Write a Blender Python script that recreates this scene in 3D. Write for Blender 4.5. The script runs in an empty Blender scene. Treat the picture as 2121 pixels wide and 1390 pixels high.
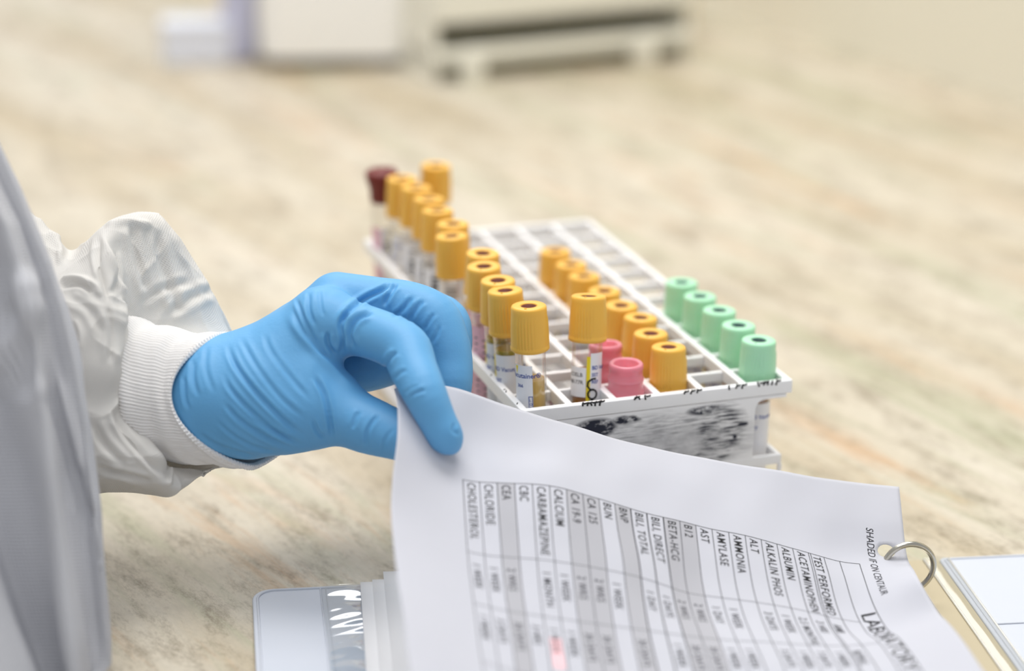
import bpy, bmesh, math, random
import numpy as np
from mathutils import Vector, Matrix
from math import sin, cos, pi, radians

# ------------------------------------------------------------------ camera / world / lights
S = 0.001                       # everything below is modelled in millimetres, z = 0 is the worktop
W_PX, H_PX = 2121, 1390
FPX = 4505.93
YAW, PITCH, ROLL = -0.3406190, 0.3528397, 0.0173085
CAM = np.array([-282.75, -783.88, 412.27])
cy_, sy_, cp_, sp_, cr_, sr_ = cos(YAW), sin(YAW), cos(PITCH), sin(PITCH), cos(ROLL), sin(ROLL)
FW = np.array([-sy_*cp_, cy_*cp_, -sp_])
_rt = np.array([cy_, sy_, 0.]); _up = np.cross(_rt, FW)
RT = _rt*cr_ + _up*sr_; UP = -_rt*sr_ + _up*cr_

sc = bpy.context.scene
cam_d = bpy.data.cameras.new('camera'); cam = bpy.data.objects.new('camera', cam_d)
sc.collection.objects.link(cam); sc.camera = cam
cam_d.sensor_fit = 'HORIZONTAL'; cam_d.sensor_width = 36.0
cam_d.lens = FPX/W_PX*36.0
cam_d.clip_start = 0.02; cam_d.clip_end = 50
cam.matrix_world = Matrix(((RT[0], UP[0], -FW[0], CAM[0]*S), (RT[1], UP[1], -FW[1], CAM[1]*S),
                           (RT[2], UP[2], -FW[2], CAM[2]*S), (0, 0, 0, 1)))
cam_d.dof.use_dof = True
cam_d.dof.focus_distance = 0.889
cam_d.dof.aperture_fstop = 3.3
cam_d.dof.aperture_blades = 0

world = bpy.data.worlds.new('room_light'); sc.world = world
world.use_nodes = True
wn = world.node_tree; wn.nodes.clear()
wo = wn.nodes.new('ShaderNodeOutputWorld'); wb = wn.nodes.new('ShaderNodeBackground')
wr = wn.nodes.new('ShaderNodeValToRGB'); wt = wn.nodes.new('ShaderNodeTexCoord'); ws = wn.nodes.new('ShaderNodeSeparateXYZ')
wn.links.new(wt.outputs['Generated'], ws.inputs[0]); wn.links.new(ws.outputs['Z'], wr.inputs[0])
wr.color_ramp.elements[0].position = 0.0; wr.color_ramp.elements[0].color = (0.95, 0.93, 0.90, 1)
wr.color_ramp.elements[1].position = 0.9; wr.color_ramp.elements[1].color = (0.80, 0.84, 0.90, 1)
wn.links.new(wr.outputs[0], wb.inputs[0]); wb.inputs[1].default_value = 0.55
wn.links.new(wb.outputs[0], wo.inputs[0])

def area(name, loc, target, size, size_y, power, color):
    d = bpy.data.lights.new(name, 'AREA'); d.shape = 'RECTANGLE'; d.size = size; d.size_y = size_y
    d.energy = power; d.color = color
    o = bpy.data.objects.new(name, d); sc.collection.objects.link(o)
    o.location = loc
    o.rotation_euler = (Vector(target)-Vector(loc)).to_track_quat('-Z', 'Y').to_euler()
    return o
area('ceiling_lamp', (0.15, 0.55, 2.1), (0.05, 0.1, 0.0), 1.6, 1.0, 27, (1.0, 0.97, 0.93))
area('window_daylight', (0.5, 3.2, 2.5), (0.1, 0.3, 0.0), 2.4, 0.9, 34, (0.99, 0.98, 0.97))

area('rear_fill_light', (0.0, 0.3, 2.0), (0.15, 1.0, 0.0), 1.4, 0.9, 14, (1.0, 0.98, 0.95))  # added fill that brightens the machine's front and the far worktop
area('front_fill_light', (-0.5, -0.9, 2.2), (0.0, 0.0, 0.0), 1.2, 0.8, 9, (0.97, 0.98, 1.0))  # added fill from the front, lightens the pages and foreground

sc.view_settings.view_transform = 'Standard'
sc.view_settings.look = 'None'
sc.view_settings.gamma = 1.0
sc.view_settings.use_curve_mapping = False
sc.view_settings.exposure = 0.0

# ------------------------------------------------------------------ helpers
rng = random.Random(7)
def pr(p):
    v = np.asarray(p, float)-CAM; z = v@FW
    return np.stack([W_PX/2+FPX*(v@RT)/z, H_PX/2-FPX*(v@UP)/z], -1)
def at(px, py, dep):
    return CAM+(FW+RT*((px-W_PX/2)/FPX)+UP*((H_PX/2-py)/FPX))*dep
def onz(px, py, z):
    d = at(px, py, 1.0)-CAM
    return CAM+d*(z-CAM[2])/d[2]
def lin(r, g, b):
    f = lambda c: (c/255/12.92) if c/255 <= 0.04045 else ((c/255+0.055)/1.055)**2.4
    return (f(r), f(g), f(b), 1.0)

def mesh_obj(name, verts, faces, mat=None, parent=None, smooth=True, loc=None):
    me = bpy.data.meshes.new(name)
    v = np.asarray(verts, float)*S
    if loc is not None: v = v-np.asarray(loc)*S
    me.from_pydata(v.tolist(), [], faces); me.validate(); me.update()
    if smooth:
        me.polygons.foreach_set('use_smooth', [True]*len(me.polygons))
    o = bpy.data.objects.new(name, me); sc.collection.objects.link(o)
    if loc is not None and parent is None: o.location = Vector(loc)*S
    if mat: me.materials.append(mat)
    if parent: o.parent = parent
    return o
def empty(name, loc=(0, 0, 0), label=None, cat=None, group=None):
    o = bpy.data.objects.new(name, None); sc.collection.objects.link(o)
    o.location = Vector(loc)*S; o.empty_display_size = 0.01
    tag(o, label, cat, group); return o
def tag(o, label=None, cat=None, group=None, kind=None):
    if label: o['label'] = label
    if cat: o['category'] = cat
    if group: o['group'] = group
    if kind: o['kind'] = kind
    return o

class MB:
    def __init__(s): s.v = []; s.f = []
    def add(s, v, f):
        n = len(s.v); s.v += [tuple(map(float, p)) for p in v]; s.f += [tuple(i+n for i in q) for q in f]
    def box(s, x0, x1, y0, y1, z0, z1):
        v = [(x, y, z) for x in (x0, x1) for y in (y0, y1) for z in (z0, z1)]
        s.add(v, [(0, 1, 3, 2), (4, 6, 7, 5), (0, 4, 5, 1), (2, 3, 7, 6), (0, 2, 6, 4), (1, 5, 7, 3)])
    def lathe(s, prof, n=48, fn=None, close=True, c=(0, 0, 0)):
        v = []
        for k, (r, z) in enumerate(prof):
            for i in range(n):
                a = 2*pi*i/n; rr = r+(fn(k, a) if fn else 0)
                v.append((c[0]+rr*cos(a), c[1]+rr*sin(a), c[2]+z))
        f = []
        for k in range(len(prof)-1):
            for i in range(n):
                j = (i+1) % n
                f.append((k*n+i, k*n+j, (k+1)*n+j, (k+1)*n+i))
        if close:
            f.append(tuple(range(n))[::-1]); f.append(tuple((len(prof)-1)*n+i for i in range(n)))
        s.add(v, f)
    def tube(s, pts, r, n=10, closed=False):
        pts = [np.asarray(p, float) for p in pts]; m = len(pts); v = []
        ref = None
        for i, p in enumerate(pts):
            if closed: t = pts[(i+1) % m]-pts[i-1]
            else: t = pts[min(i+1, m-1)]-pts[max(i-1, 0)]
            t /= np.linalg.norm(t)+1e-12
            if ref is None:
                ref = np.cross(t, (0, 0, 1)) if abs(t[2]) < .9 else np.cross(t, (1, 0, 0))
            a = ref-t*(ref@t); a /= np.linalg.norm(a); ref = a; b = np.cross(t, a)
            rr = r[i] if hasattr(r, '__len__') else r
            for k in range(n):
                th = 2*pi*k/n; v.append(p+(a*cos(th)+b*sin(th))*rr)
        f = []
        for i in range(m if closed else m-1):
            i2 = (i+1) % m
            for k in range(n):
                k2 = (k+1) % n; f.append((i*n+k, i*n+k2, i2*n+k2, i2*n+k))
        if not closed:
            f.append(tuple(range(n))[::-1]); f.append(tuple((m-1)*n+k for k in range(n)))
        s.add(v, f)
    def obj(s, name, mat, parent=None, smooth=False, bevel=0, loc=None, seg=2):
        o = mesh_obj(name, s.v, s.f, mat, parent, smooth, loc)
        if bevel:
            m = o.modifiers.new('bevel', 'BEVEL'); m.width = bevel*S; m.segments = seg; m.limit_method = 'ANGLE'; m.angle_limit = radians(40)
            o.data.polygons.foreach_set('use_smooth', [True]*len(o.data.polygons))
            w = o.modifiers.new('wn', 'WEIGHTED_NORMAL')
        elif smooth:
            pass
        return o

# ------------------------------------------------------------------ materials
def mat(name, color, rough=0.5, metal=0.0, trans=0.0, ior=1.45, sss=0.0, sss_r=(1, .5, .3), bump=None, coat=0.0, spec=0.5, sheen=0.0, alpha=1.0):
    m = bpy.data.materials.new(name); m.use_nodes = True
    b = m.node_tree.nodes['Principled BSDF']
    b.inputs['Base Color'].default_value = color if len(color) == 4 else (*color, 1)
    b.inputs['Roughness'].default_value = rough; b.inputs['Metallic'].default_value = metal
    b.inputs['Transmission Weight'].default_value = trans; b.inputs['IOR'].default_value = ior
    b.inputs['Subsurface Weight'].default_value = sss
    b.inputs['Subsurface Radius'].default_value = sss_r; b.inputs['Subsurface Scale'].default_value = 0.003
    b.inputs['Coat Weight'].default_value = coat
    b.inputs['Specular IOR Level'].default_value = spec
    b.inputs['Sheen Weight'].default_value = sheen
    b.inputs['Alpha'].default_value = alpha
    if bump:
        sca, st, dist = bump
        t = m.node_tree
        tc = t.nodes.new('ShaderNodeTexCoord'); n = t.nodes.new('ShaderNodeTexNoise'); bp = t.nodes.new('ShaderNodeBump')
        n.inputs['Scale'].default_value = sca; n.inputs['Detail'].default_value = 6
        bp.inputs['Strength'].default_value = st; bp.inputs['Distance'].default_value = dist
        t.links.new(tc.outputs['Object'], n.inputs['Vector']); t.links.new(n.outputs[0], bp.inputs['Height'])
        t.links.new(bp.outputs[0], b.inputs['Normal'])
    return m

def N(t, kind, **kw):
    n = t.nodes.new(kind)
    for k, v in kw.items():
        if k in n.inputs: n.inputs[k].default_value = v
        else: setattr(n, k, v)
    return n

def counter_material():
    m = mat('stone_pattern_laminate', (1, 1, 1, 1), 0.5)
    t = m.node_tree; b = t.nodes['Principled BSDF']; L = t.links.new
    tc = N(t, 'ShaderNodeTexCoord'); mp = N(t, 'ShaderNodeMapping')
    mp.vector_type = 'TEXTURE'; mp.inputs['Rotation'].default_value = (0, 0, radians(13.6)); mp.inputs['Scale'].default_value = (1, 7.5, 1)
    L(tc.outputs['Object'], mp.inputs['Vector'])
    mp2 = N(t, 'ShaderNodeMapping'); mp2.vector_type = 'TEXTURE'; mp2.inputs['Rotation'].default_value = (0, 0, radians(13.6)); mp2.inputs['Scale'].default_value = (1, 2.6, 1)
    L(tc.outputs['Object'], mp2.inputs['Vector'])
    def noise(src, sca, det, rough, dist=0.0):
        n = N(t, 'ShaderNodeTexNoise'); n.inputs['Scale'].default_value = sca; n.inputs['Detail'].default_value = det
        n.inputs['Roughness'].default_value = rough; n.inputs['Distortion'].default_value = dist
        L(src.outputs[0], n.inputs['Vector']); return n
    def ramp(src, stops):
        r = N(t, 'ShaderNodeValToRGB'); e = r.color_ramp.elements
        while len(e) < len(stops): e.new(0.5)
        for q, (p, c) in zip(e, stops): q.position = p; q.color = c
        L(src.outputs[0], r.inputs[0]); return r
    def mix(a, c, f, mode='MIX'):
        x = N(t, 'ShaderNodeMix'); x.data_type = 'RGBA'; x.blend_type = mode
        L(a.outputs[0] if a.bl_idname != 'ShaderNodeMix' else a.outputs[2], x.inputs[6])
        L(c.outputs[0] if c.bl_idname != 'ShaderNodeMix' else c.outputs[2], x.inputs[7])
        if isinstance(f, float): x.inputs[0].default_value = f
        else: L(f.outputs[0], x.inputs[0])
        return x
    g = lambda v: (v, v, v, 1)
    big = ramp(noise(mp, 13, 5, .6, .4), [(0.30, lin(*C_A)), (0.5, lin(*C_B)), (0.72, lin(*C_C))])
    col = N(t, 'ShaderNodeRGB'); col.outputs[0].default_value = lin(*C_RUST)
    col2 = N(t, 'ShaderNodeRGB'); col2.outputs[0].default_value = lin(*C_GREEN)
    col3 = N(t, 'ShaderNodeRGB'); col3.outputs[0].default_value = lin(*C_DARK)
    x = mix(big, col, ramp(noise(mp, 26, 7, .7, .6), [(0.56, g(0)), (0.70, g(.75))]))
    x = mix(x, col2, ramp(noise(mp, 19, 6, .65, .9), [(0.55, g(0)), (0.68, g(.7))]))
    x = mix(x, col3, ramp(noise(mp2, 48, 12, .85, .1), [(0.49, g(0)), (0.66, g(.8))]))
    fine = ramp(noise(mp2, 420, 5, .7), [(0.3, g(.80)), (0.7, g(1.0))])
    x = mix(x, fine, .7, 'MULTIPLY')
    L(x.outputs[2], b.inputs['Base Color'])
    bp = N(t, 'ShaderNodeBump'); bp.inputs['Strength'].default_value = .35; bp.inputs['Distance'].default_value = .0006
    L(noise(mp2, 300, 6, .7).outputs[0], bp.inputs['Height']); L(bp.outputs[0], b.inputs['Normal'])
    return m
C_A, C_B, C_C = (188, 172, 142), (207, 197, 177), (224, 217, 202)
C_RUST, C_GREEN, C_DARK = (200, 160, 118), (172, 174, 142), (112, 94, 66)
M_COUNTER = counter_material()
M_WALL = mat('painted_wall', lin(240, 235, 218), 0.6, bump=(40, .1, .001))
M_GLOVE = mat('blue_nitrile', lin(100, 167, 216), 0.5, sss=0.12, sss_r=(.4, .7, 1), bump=(700, .25, .0004), spec=.45)
M_PLASTIC = mat('white_plastic', lin(246, 246, 247), 0.32, sss=0.1, sss_r=(1, 1, 1))
M_MACHINE = mat('white_casing', lin(250, 249, 246), 0.4)
M_LAV = mat('lavender_plastic', lin(196, 198, 222), 0.4)
M_CREAM = mat('cream_plastic', lin(238, 236, 224), 0.4)
M_DARKGREY = mat('dark_rubber', lin(70, 66, 64), 0.6)
M_YEL = mat('amber_cap_plastic', lin(240, 186, 78), 0.38, sss=0.15, sss_r=(1, .6, .2), bump=(900, .08, .0003))
M_GRN = mat('mint_cap_plastic', lin(176, 232, 194), 0.4, sss=0.15, sss_r=(.5, 1, .7))
M_PINK = mat('pink_cap_plastic', lin(255, 158, 174), 0.25, trans=0.3, sss=0.5, sss_r=(1, .5, .5))
M_BROWN = mat('red_brown_rubber', lin(112, 32, 26), 0.45)
M_STOP = mat('red_rubber_stopper', lin(112, 46, 30), 0.6)
M_STOPG = mat('dark_green_stopper', lin(30, 72, 70), 0.6)
M_INK = mat('black_ink', lin(20, 20, 24), 0.7)
M_INK2 = mat('grey_black_print', lin(42, 42, 48), 0.8)
M_BLUE = mat('blue_print', lin(42, 72, 160), 0.6)
M_LABEL = mat('label_paper', lin(240, 240, 244), 0.55)
M_LABELP = mat('pink_label_paper', lin(236, 190, 206), 0.55)
M_LABELY = mat('yellow_label_stripe', lin(242, 218, 40), 0.5)
M_SHADE = mat('grey_print_shading', lin(176, 176, 182), 0.8)
M_PINKINK = mat('pink_highlighter', lin(244, 200, 206), 0.8)
M_SERUM = mat('amber_serum', lin(232, 194, 100), 0.15, trans=0.12, ior=1.33, sss=.3, sss_r=(1, .7, .2))
M_PLASMA = mat('brown_serum', lin(182, 116, 34), 0.15, trans=0.2, ior=1.33)
M_OLIVE = mat('olive_serum', lin(206, 186, 60), 0.15, trans=0.3, ior=1.33)
M_BLOOD = mat('clotted_blood', lin(120, 22, 24), 0.25)
M_GEL = mat('separator_gel', lin(216, 206, 186), 0.35)
M_METAL = mat('nickel_ring', lin(196, 192, 180), 0.22, metal=1.0)
M_BINDER = mat('white_vinyl', lin(204, 209, 219), 0.55, sss=.1, sss_r=(1, 1, 1), bump=(90, .12, .0006))
M_TAN = mat('tan_board', lin(190, 178, 150), 0.7)
M_GOWN = None

def tube_plastic():
    m = bpy.data.materials.new('clear_tube_plastic'); m.use_nodes = True; t = m.node_tree; t.nodes.clear()
    o = N(t, 'ShaderNodeOutputMaterial'); mx = N(t, 'ShaderNodeMixShader'); tr = N(t, 'ShaderNodeBsdfTransparent')
    gl = N(t, 'ShaderNodeBsdfGlossy'); gl.inputs['Roughness'].default_value = .06
    tr.inputs[0].default_value = (.97, .965, .955, 1)
    lw = N(t, 'ShaderNodeLayerWeight'); lw.inputs['Blend'].default_value = .25
    mr = N(t, 'ShaderNodeMapRange'); mr.inputs['To Min'].default_value = .05; mr.inputs['To Max'].default_value = .75
    t.links.new(lw.outputs['Facing'], mr.inputs['Value']); t.links.new(mr.outputs[0], mx.inputs[0])
    t.links.new(tr.outputs[0], mx.inputs[1]); t.links.new(gl.outputs[0], mx.inputs[2]); t.links.new(mx.outputs[0], o.inputs[0])
    return m
M_TUBE = tube_plastic()
def clear_film(mx=.75):
    m = tube_plastic(); m.name = 'clear_film'
    for n in m.node_tree.nodes:
        if n.bl_idname == 'ShaderNodeBsdfTransparent': n.inputs[0].default_value = (.93, .94, .94, 1)
        if n.bl_idname == 'ShaderNodeBsdfGlossy': n.inputs['Roughness'].default_value = .1
        if n.bl_idname == 'ShaderNodeMapRange': n.inputs['To Min'].default_value = .06; n.inputs['To Max'].default_value = mx
    return m
M_FILM = clear_film(); M_HINGE = clear_film(.3)
def paper_material(name, col, tl=0.28):
    m = bpy.data.materials.new(name); m.use_nodes = True; t = m.node_tree; t.nodes.clear()
    o = N(t, 'ShaderNodeOutputMaterial'); mx = N(t, 'ShaderNodeMixShader'); d = N(t, 'ShaderNodeBsdfDiffuse'); r = N(t, 'ShaderNodeBsdfTranslucent')
    d.inputs[0].default_value = col; r.inputs[0].default_value = col; mx.inputs[0].default_value = tl
    tc = N(t, 'ShaderNodeTexCoord'); n = N(t, 'ShaderNodeTexNoise'); n.inputs['Scale'].default_value = 22; n.inputs['Detail'].default_value = 3
    bp = N(t, 'ShaderNodeBump'); bp.inputs['Strength'].default_value = .25; bp.inputs['Distance'].default_value = .004
    t.links.new(tc.outputs['Object'], n.inputs['Vector']); t.links.new(n.outputs[0], bp.inputs['Height']); t.links.new(bp.outputs[0], d.inputs['Normal'])
    t.links.new(d.outputs[0], mx.inputs[1]); t.links.new(r.outputs[0], mx.inputs[2]); t.links.new(mx.outputs[0], o.inputs[0])
    return m
M_PAPER = paper_material('white_paper', lin(224, 225, 232), .32)
M_PAPER2 = paper_material('white_page', lin(248, 248, 250), .05)

def fabric_material(name, col, cell, amount, tl=0.18):
    # spun-bonded cloth: a fine embossed grid
    m = bpy.data.materials.new(name); m.use_nodes = True; t = m.node_tree; t.nodes.clear(); L = t.links.new
    o = N(t, 'ShaderNodeOutputMaterial'); mx = N(t, 'ShaderNodeMixShader')
    d = N(t, 'ShaderNodeBsdfDiffuse'); r = N(t, 'ShaderNodeBsdfTranslucent')
    r.inputs[0].default_value = col; mx.inputs[0].default_value = tl
    uv = N(t, 'ShaderNodeUVMap'); mp = N(t, 'ShaderNodeMapping'); mp.inputs['Scale'].default_value = (1/cell, 1/cell, 1)
    L(uv.outputs[0], mp.inputs[0])
    v = N(t, 'ShaderNodeTexVoronoi'); v.inputs['Scale'].default_value = 1; v.inputs['Randomness'].default_value = .12
    L(mp.outputs[0], v.inputs['Vector'])
    rp = N(t, 'ShaderNodeValToRGB'); rp.color_ramp.elements[0].position = .12; rp.color_ramp.elements[1].position = .42
    L(v.outputs['Distance'], rp.inputs[0])
    rc = N(t, 'ShaderNodeMix'); rc.data_type = 'RGBA'; rc.inputs[6].default_value = tuple(c*.86 for c in col[:3])+(1,); rc.inputs[7].default_value = col
    L(rp.outputs[0], rc.inputs[0]); L(rc.outputs[2], d.inputs[0])
    bp = N(t, 'ShaderNodeBump'); bp.inputs['Strength'].default_value = amount; bp.inputs['Distance'].default_value = .0005
    L(rp.outputs[0], bp.inputs['Height']); L(bp.outputs[0], d.inputs['Normal'])
    L(d.outputs[0], mx.inputs[1]); L(r.outputs[0], mx.inputs[2]); L(mx.outputs[0], o.inputs[0])
    return m
M_GOWN = fabric_material('white_gown_fabric', lin(222, 223, 228), 1.3, .8)
M_SLEEVE = fabric_material('lit_sleeve_fabric', lin(246, 244, 240), .95, .4, .3)  # gown cloth again, light from above put into a paler colour
M_KNIT = mat('white_knit', lin(240, 238, 236), 0.8, sheen=.3, bump=(1400, .3, .0004))

# ------------------------------------------------------------------ worktop and wall
WD = np.array([-0.235, 0.972, 0]); WD /= np.linalg.norm(WD); WN = np.array([WD[1], -WD[0], 0])   # along the wall / towards the wall
def line_pt(base, a, b, z=0): return np.asarray(base, float)+WD*a+WN*b+np.array([0, 0, z])
B0 = np.array([602., 820., 0])
def slab(name, a0, a1, b0, b1, z0, z1, m, bevel):
    v = [line_pt(B0, a, b, z) for a in (a0, a1) for b in (b0, b1) for z in (z0, z1)]
    mb = MB(); mb.add(v, [(0, 1, 3, 2), (4, 6, 7, 5), (0, 4, 5, 1), (2, 3, 7, 6), (0, 2, 6, 4), (1, 5, 7, 3)])
    return mb.obj(name, m, bevel=bevel)
EDGE_B = float((np.array([-196., -37, 0])-B0)@WN)
tag(slab('countertop', -1250, 900, EDGE_B, 2, -38, 0, M_COUNTER, .8), 'long worktop of mottled cream, rust and grey-green stone-pattern laminate', 'countertop')
tag(slab('wall_right', -1250, 900, 2, 100, -900, 700, M_WALL, .5), kind='structure')
tag(slab('floor', -1500, 1500, EDGE_B-900, 100, -920, -900, mat('grey_floor', lin(150, 146, 140), .5), .5), kind='structure')
def cabinet():
    c = slab('base_cabinet', -1250, 900, EDGE_B+30, -2, -900, -38, mat('cabinet_laminate', lin(200, 196, 186), .5), 1)
    tag(c, 'plain base cabinet carrying the stone-pattern worktop', 'cabinet')
cabinet()

# ------------------------------------------------------------------ tube rack
RW, RL, RZ = 124., 244., 72.
def rack(name, root):
    t = 3.4
    g = MB()          # top grid: deep rim, thick lengthwise bars, lower cross bars
    g.box(0, RW, 0, 3.2, RZ-6, RZ); g.box(0, RW, RL-3.2, RL, RZ-6, RZ)
    g.box(0, 3.2, 3.2, RL-3.2, RZ-6, RZ); g.box(RW-3.2, RW, 3.2, RL-3.2, RZ-6, RZ)
    for j in range(1, 6): g.box(2+20*j-1.6, 2+20*j+1.6, 3.2, RL-3.2, RZ-6, RZ-.2)
    for k in range(1, 12):
        for j in range(6):
            g.box(2+20*j+(1.2 if j == 0 else 1.6), 2+20*(j+1)-(1.2 if j == 5 else 1.6), 2+20*k-1.1, 2+20*k+1.1, RZ-6, RZ-1.4)
    g.obj('top_grid', M_PLASTIC, root, bevel=.45)
    g = MB(); z0, z1 = RZ-39, RZ-34.5
    g.box(1, RW-3, 0.2, 2.2, z0, z1); g.box(1, RW-3, RL-2.2, RL-.2, z0, z1); g.box(1, 3, 2.2, RL-2.2, z0, z1); g.box(RW-5, RW-3, 2.2, RL-2.2, z0, z1)
    for j in range(1, 6): g.box(2+20*j-.9, 2+20*j+.9, 2.2, RL-2.2, z0, z1-.4)
    for k in range(1, 12): g.box(3, RW-5, 2+20*k-.8, 2+20*k+.8, z0, z1-1)
    for yy in (0.2, RL-2.2):       # little hooked feet at the corners of the middle grid
        g.box(RW-4.2, RW-2.6, yy, yy+2, z0-4, z0); g.box(.6, 2.2, yy, yy+2, z0-4, z0)
    g.obj('middle_grid', M_PLASTIC, root, bevel=.4)
    g = MB(); g.box(0, RW, 0, RL, 1.2, 4)
    for x in (1, RW-9):
        for y in (1, RL-9): g.box(x, x+8, y, y+8, 0, 1.2)
    g.obj('base_plate', M_PLASTIC, root, bevel=.5)
    # end panels with rounded windows: outline minus side cut-outs
    for y in (0.3, RL-2.3):
        bm = bmesh.new()
        out = []
        def arc(cx, cz, r, a0, a1, n=6): return [(cx+r*cos(a0+(a1-a0)*i/n), cz+r*sin(a0+(a1-a0)*i/n)) for i in range(n+1)]
        zt, zm = RZ-6.2, RZ-34.5
        poly = [(8, 4)]+[(8, zm-5)]+[(15, zm-4.4), (15, zm)]
        poly = [(16, zm)]+arc(19, zt-10+0, 0.01, 0, 0, 1)[:0]
        # body between x=16 and x=107 from zm to zt, widening to the rim by rounded shoulders
        poly = [(19, zm-.2)]+arc(14.5, zt-6, 4.5, 0, pi/2)+[(2.5, zt-1.5), (2.5, zt)]+[(RW-2.5, zt), (RW-2.5, zt-1.5)]+arc(RW-12.5, zt-6, 4.5, pi/2, pi)+[(RW-17, zm-.2)]
        vs0 = [bm.verts.new((x*S, y*S, z*S)) for x, z in poly]; vs1 = [bm.verts.new((x*S, (y+2)*S, z*S)) for x, z in poly]
        bm.faces.new(vs0[::-1]); bm.faces.new(vs1)
        n = len(poly)
        for i in range(n): bm.faces.new((vs0[i], vs0[(i+1) % n], vs1[(i+1) % n], vs1[i]))
        bmesh.ops.recalc_face_normals(bm, faces=bm.faces)
        bmesh.ops.triangulate(bm, faces=[f for f in bm.faces if len(f.verts) > 4])
        me = bpy.data.meshes.new('end_panel'); bm.to_mesh(me); bm.free()
        me.materials.append(M_PANEL if (y < 1 and True) else M_PLASTIC)
        o = bpy.data.objects.new('end_panel', me); sc.collection.objects.link(o); o.parent = root
        for x in (22, RW-22):
            l = MB(); l.box(x-1.2, x+1.2, y, y+2, 4, RZ-38.8); l.obj('leg', M_PLASTIC, root, bevel=.3)

def panel_material():
    m = mat('white_plastic_marker_smear', lin(246, 246, 247), 0.34); t = m.node_tree; b = t.nodes['Principled BSDF']; L = t.links.new
    tc = N(t, 'ShaderNodeTexCoord'); sp = N(t, 'ShaderNodeSeparateXYZ'); L(tc.outputs['Object'], sp.inputs[0])
    def mth(op, a, c=None, d=None):
        n = N(t, 'ShaderNodeMath'); n.operation = op
        for i, q in enumerate((a, c, d)):
            if q is None: continue
            if hasattr(q, 'links') or hasattr(q, 'is_linked'): L(q, n.inputs[i])
            else: n.inputs[i].default_value = q
        return n.outputs[0]
    def noise(sx, sz, sca, det, r):
        mp = N(t, 'ShaderNodeMapping'); mp.inputs['Scale'].default_value = (sx, 1, sz); mp.inputs['Rotation'].default_value = (0, radians(-4), 0)
        L(tc.outputs['Object'], mp.inputs[0]); n = N(t, 'ShaderNodeTexNoise'); n.inputs['Scale'].default_value = sca; n.inputs['Detail'].default_value = det; n.inputs['Roughness'].default_value = r
        L(mp.outputs[0], n.inputs['Vector']); return n.outputs[0]
    def blob(x, z, rx, rz, ed=.5):     # soft ellipse, 1 inside
        dx = mth('DIVIDE', mth('SUBTRACT', sp.outputs['X'], x*S), rx*S); dz = mth('DIVIDE', mth('SUBTRACT', sp.outputs['Z'], z*S), rz*S)
        d = mth('ADD', mth('MULTIPLY', dx, dx), mth('MULTIPLY', dz, dz))
        n = N(t, 'ShaderNodeMapRange'); n.inputs['From Min'].default_value = 1+ed; n.inputs['From Max'].default_value = 1-ed; L(d, n.inputs['Value']); return n.outputs[0]
    streak = noise(.22, 2.6, 420, 7, .7)
    patch = noise(1, 1.6, 120, 6, .65)
    def rampv(v, a, c):
        n = N(t, 'ShaderNodeMapRange'); n.inputs['From Min'].default_value = a; n.inputs['From Max'].default_value = c; L(v, n.inputs['Value']); return n.outputs[0]
    base = mth('MULTIPLY', blob(63, 48, 44, 15, .35), mth('MULTIPLY', rampv(streak, .40, .62), .62))
    grey = mth('MULTIPLY', blob(62, 48, 36, 8.5, .6), mth('ADD', mth('MULTIPLY', rampv(patch, .3, .7), .38), .16))
    dark1 = mth('MULTIPLY', mth('MAXIMUM', blob(33, 60, 10, 4.6, .35), blob(25, 56, 6.5, 5, .35)), rampv(patch, .30, .46))
    dark2 = mth('MULTIPLY', mth('MAXIMUM', blob(91, 52, 12, 12, .5), blob(88, 42, 9, 4.5, .4)), rampv(streak, .42, .58))
    dark3 = mth('MULTIPLY', mth('MAXIMUM', blob(84, 62.5, 9, 2.2, .5), blob(47, 62.5, 7, 2, .5)), rampv(patch, .40, .55))
    dark4 = mth('MAXIMUM', blob(101.5, 54, 2.6, .9, .3), blob(98, 48.5, 1.1, 1.1, .5))
    s = base
    for q in (grey, dark1, dark2, dark3, dark4): s = mth('MAXIMUM', s, q)
    mx = N(t, 'ShaderNodeMix'); mx.data_type = 'RGBA'; mx.inputs[6].default_value = lin(246, 246, 247); mx.inputs[7].default_value = lin(34, 38, 54)
    L(s, mx.inputs[0]); L(mx.outputs[2], b.inputs['Base Color'])
    return m
M_PANEL = panel_material()
rk = empty('tube_rack', (0, 0, 0), 'white plastic test tube rack holding the capped tubes, end panel smeared with black marker', 'tube rack')
rack('front', rk)

def scribble(parent, pts, r, m, name='marker_writing'):
    mb = MB()
    for line in pts: mb.tube(line, r, 6)
    return mb.obj(name, m, parent, smooth=True)
# hand-written marks running over the front edge of the rim
def rim_marks():
    out = []
    for x0, n, w in ((27, 3, 6), (32.5, 2, 4), (50, 3, 8), (73, 3, 9), (94, 3, 9), (108, 5, 10)):
        for i in range(n):
            x = x0+w*i/n; a = rng.uniform(-.9, 1.0)
            out.append([(x, -.02, RZ-.6-.9*rng.random()), (x+a*.4, -.05, RZ-.3), (x+.3+a, .4, RZ+.0), (x+1.0+a, .9+rng.random(), RZ+.02)])
            if rng.random() < .7: out.append([(x+.4, .3, RZ+.02), (x+2, .5, RZ+.02), (x+2.6, 1.1, RZ+.02)])
    return out
scribble(rk, rim_marks(), .42, M_INK)
scribble(rk, [[(.6, 22, RZ+.02), (1.4, 24, RZ+.02)], [(.6, 25, RZ+.02), (1.5, 25.5, RZ+.02)], [(.7, 42, RZ+.02), (1.5, 44, RZ+.02)], [(.6, 8, RZ+.02), (1.4, 9.5, RZ+.02)]], .25, M_INK)

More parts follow.
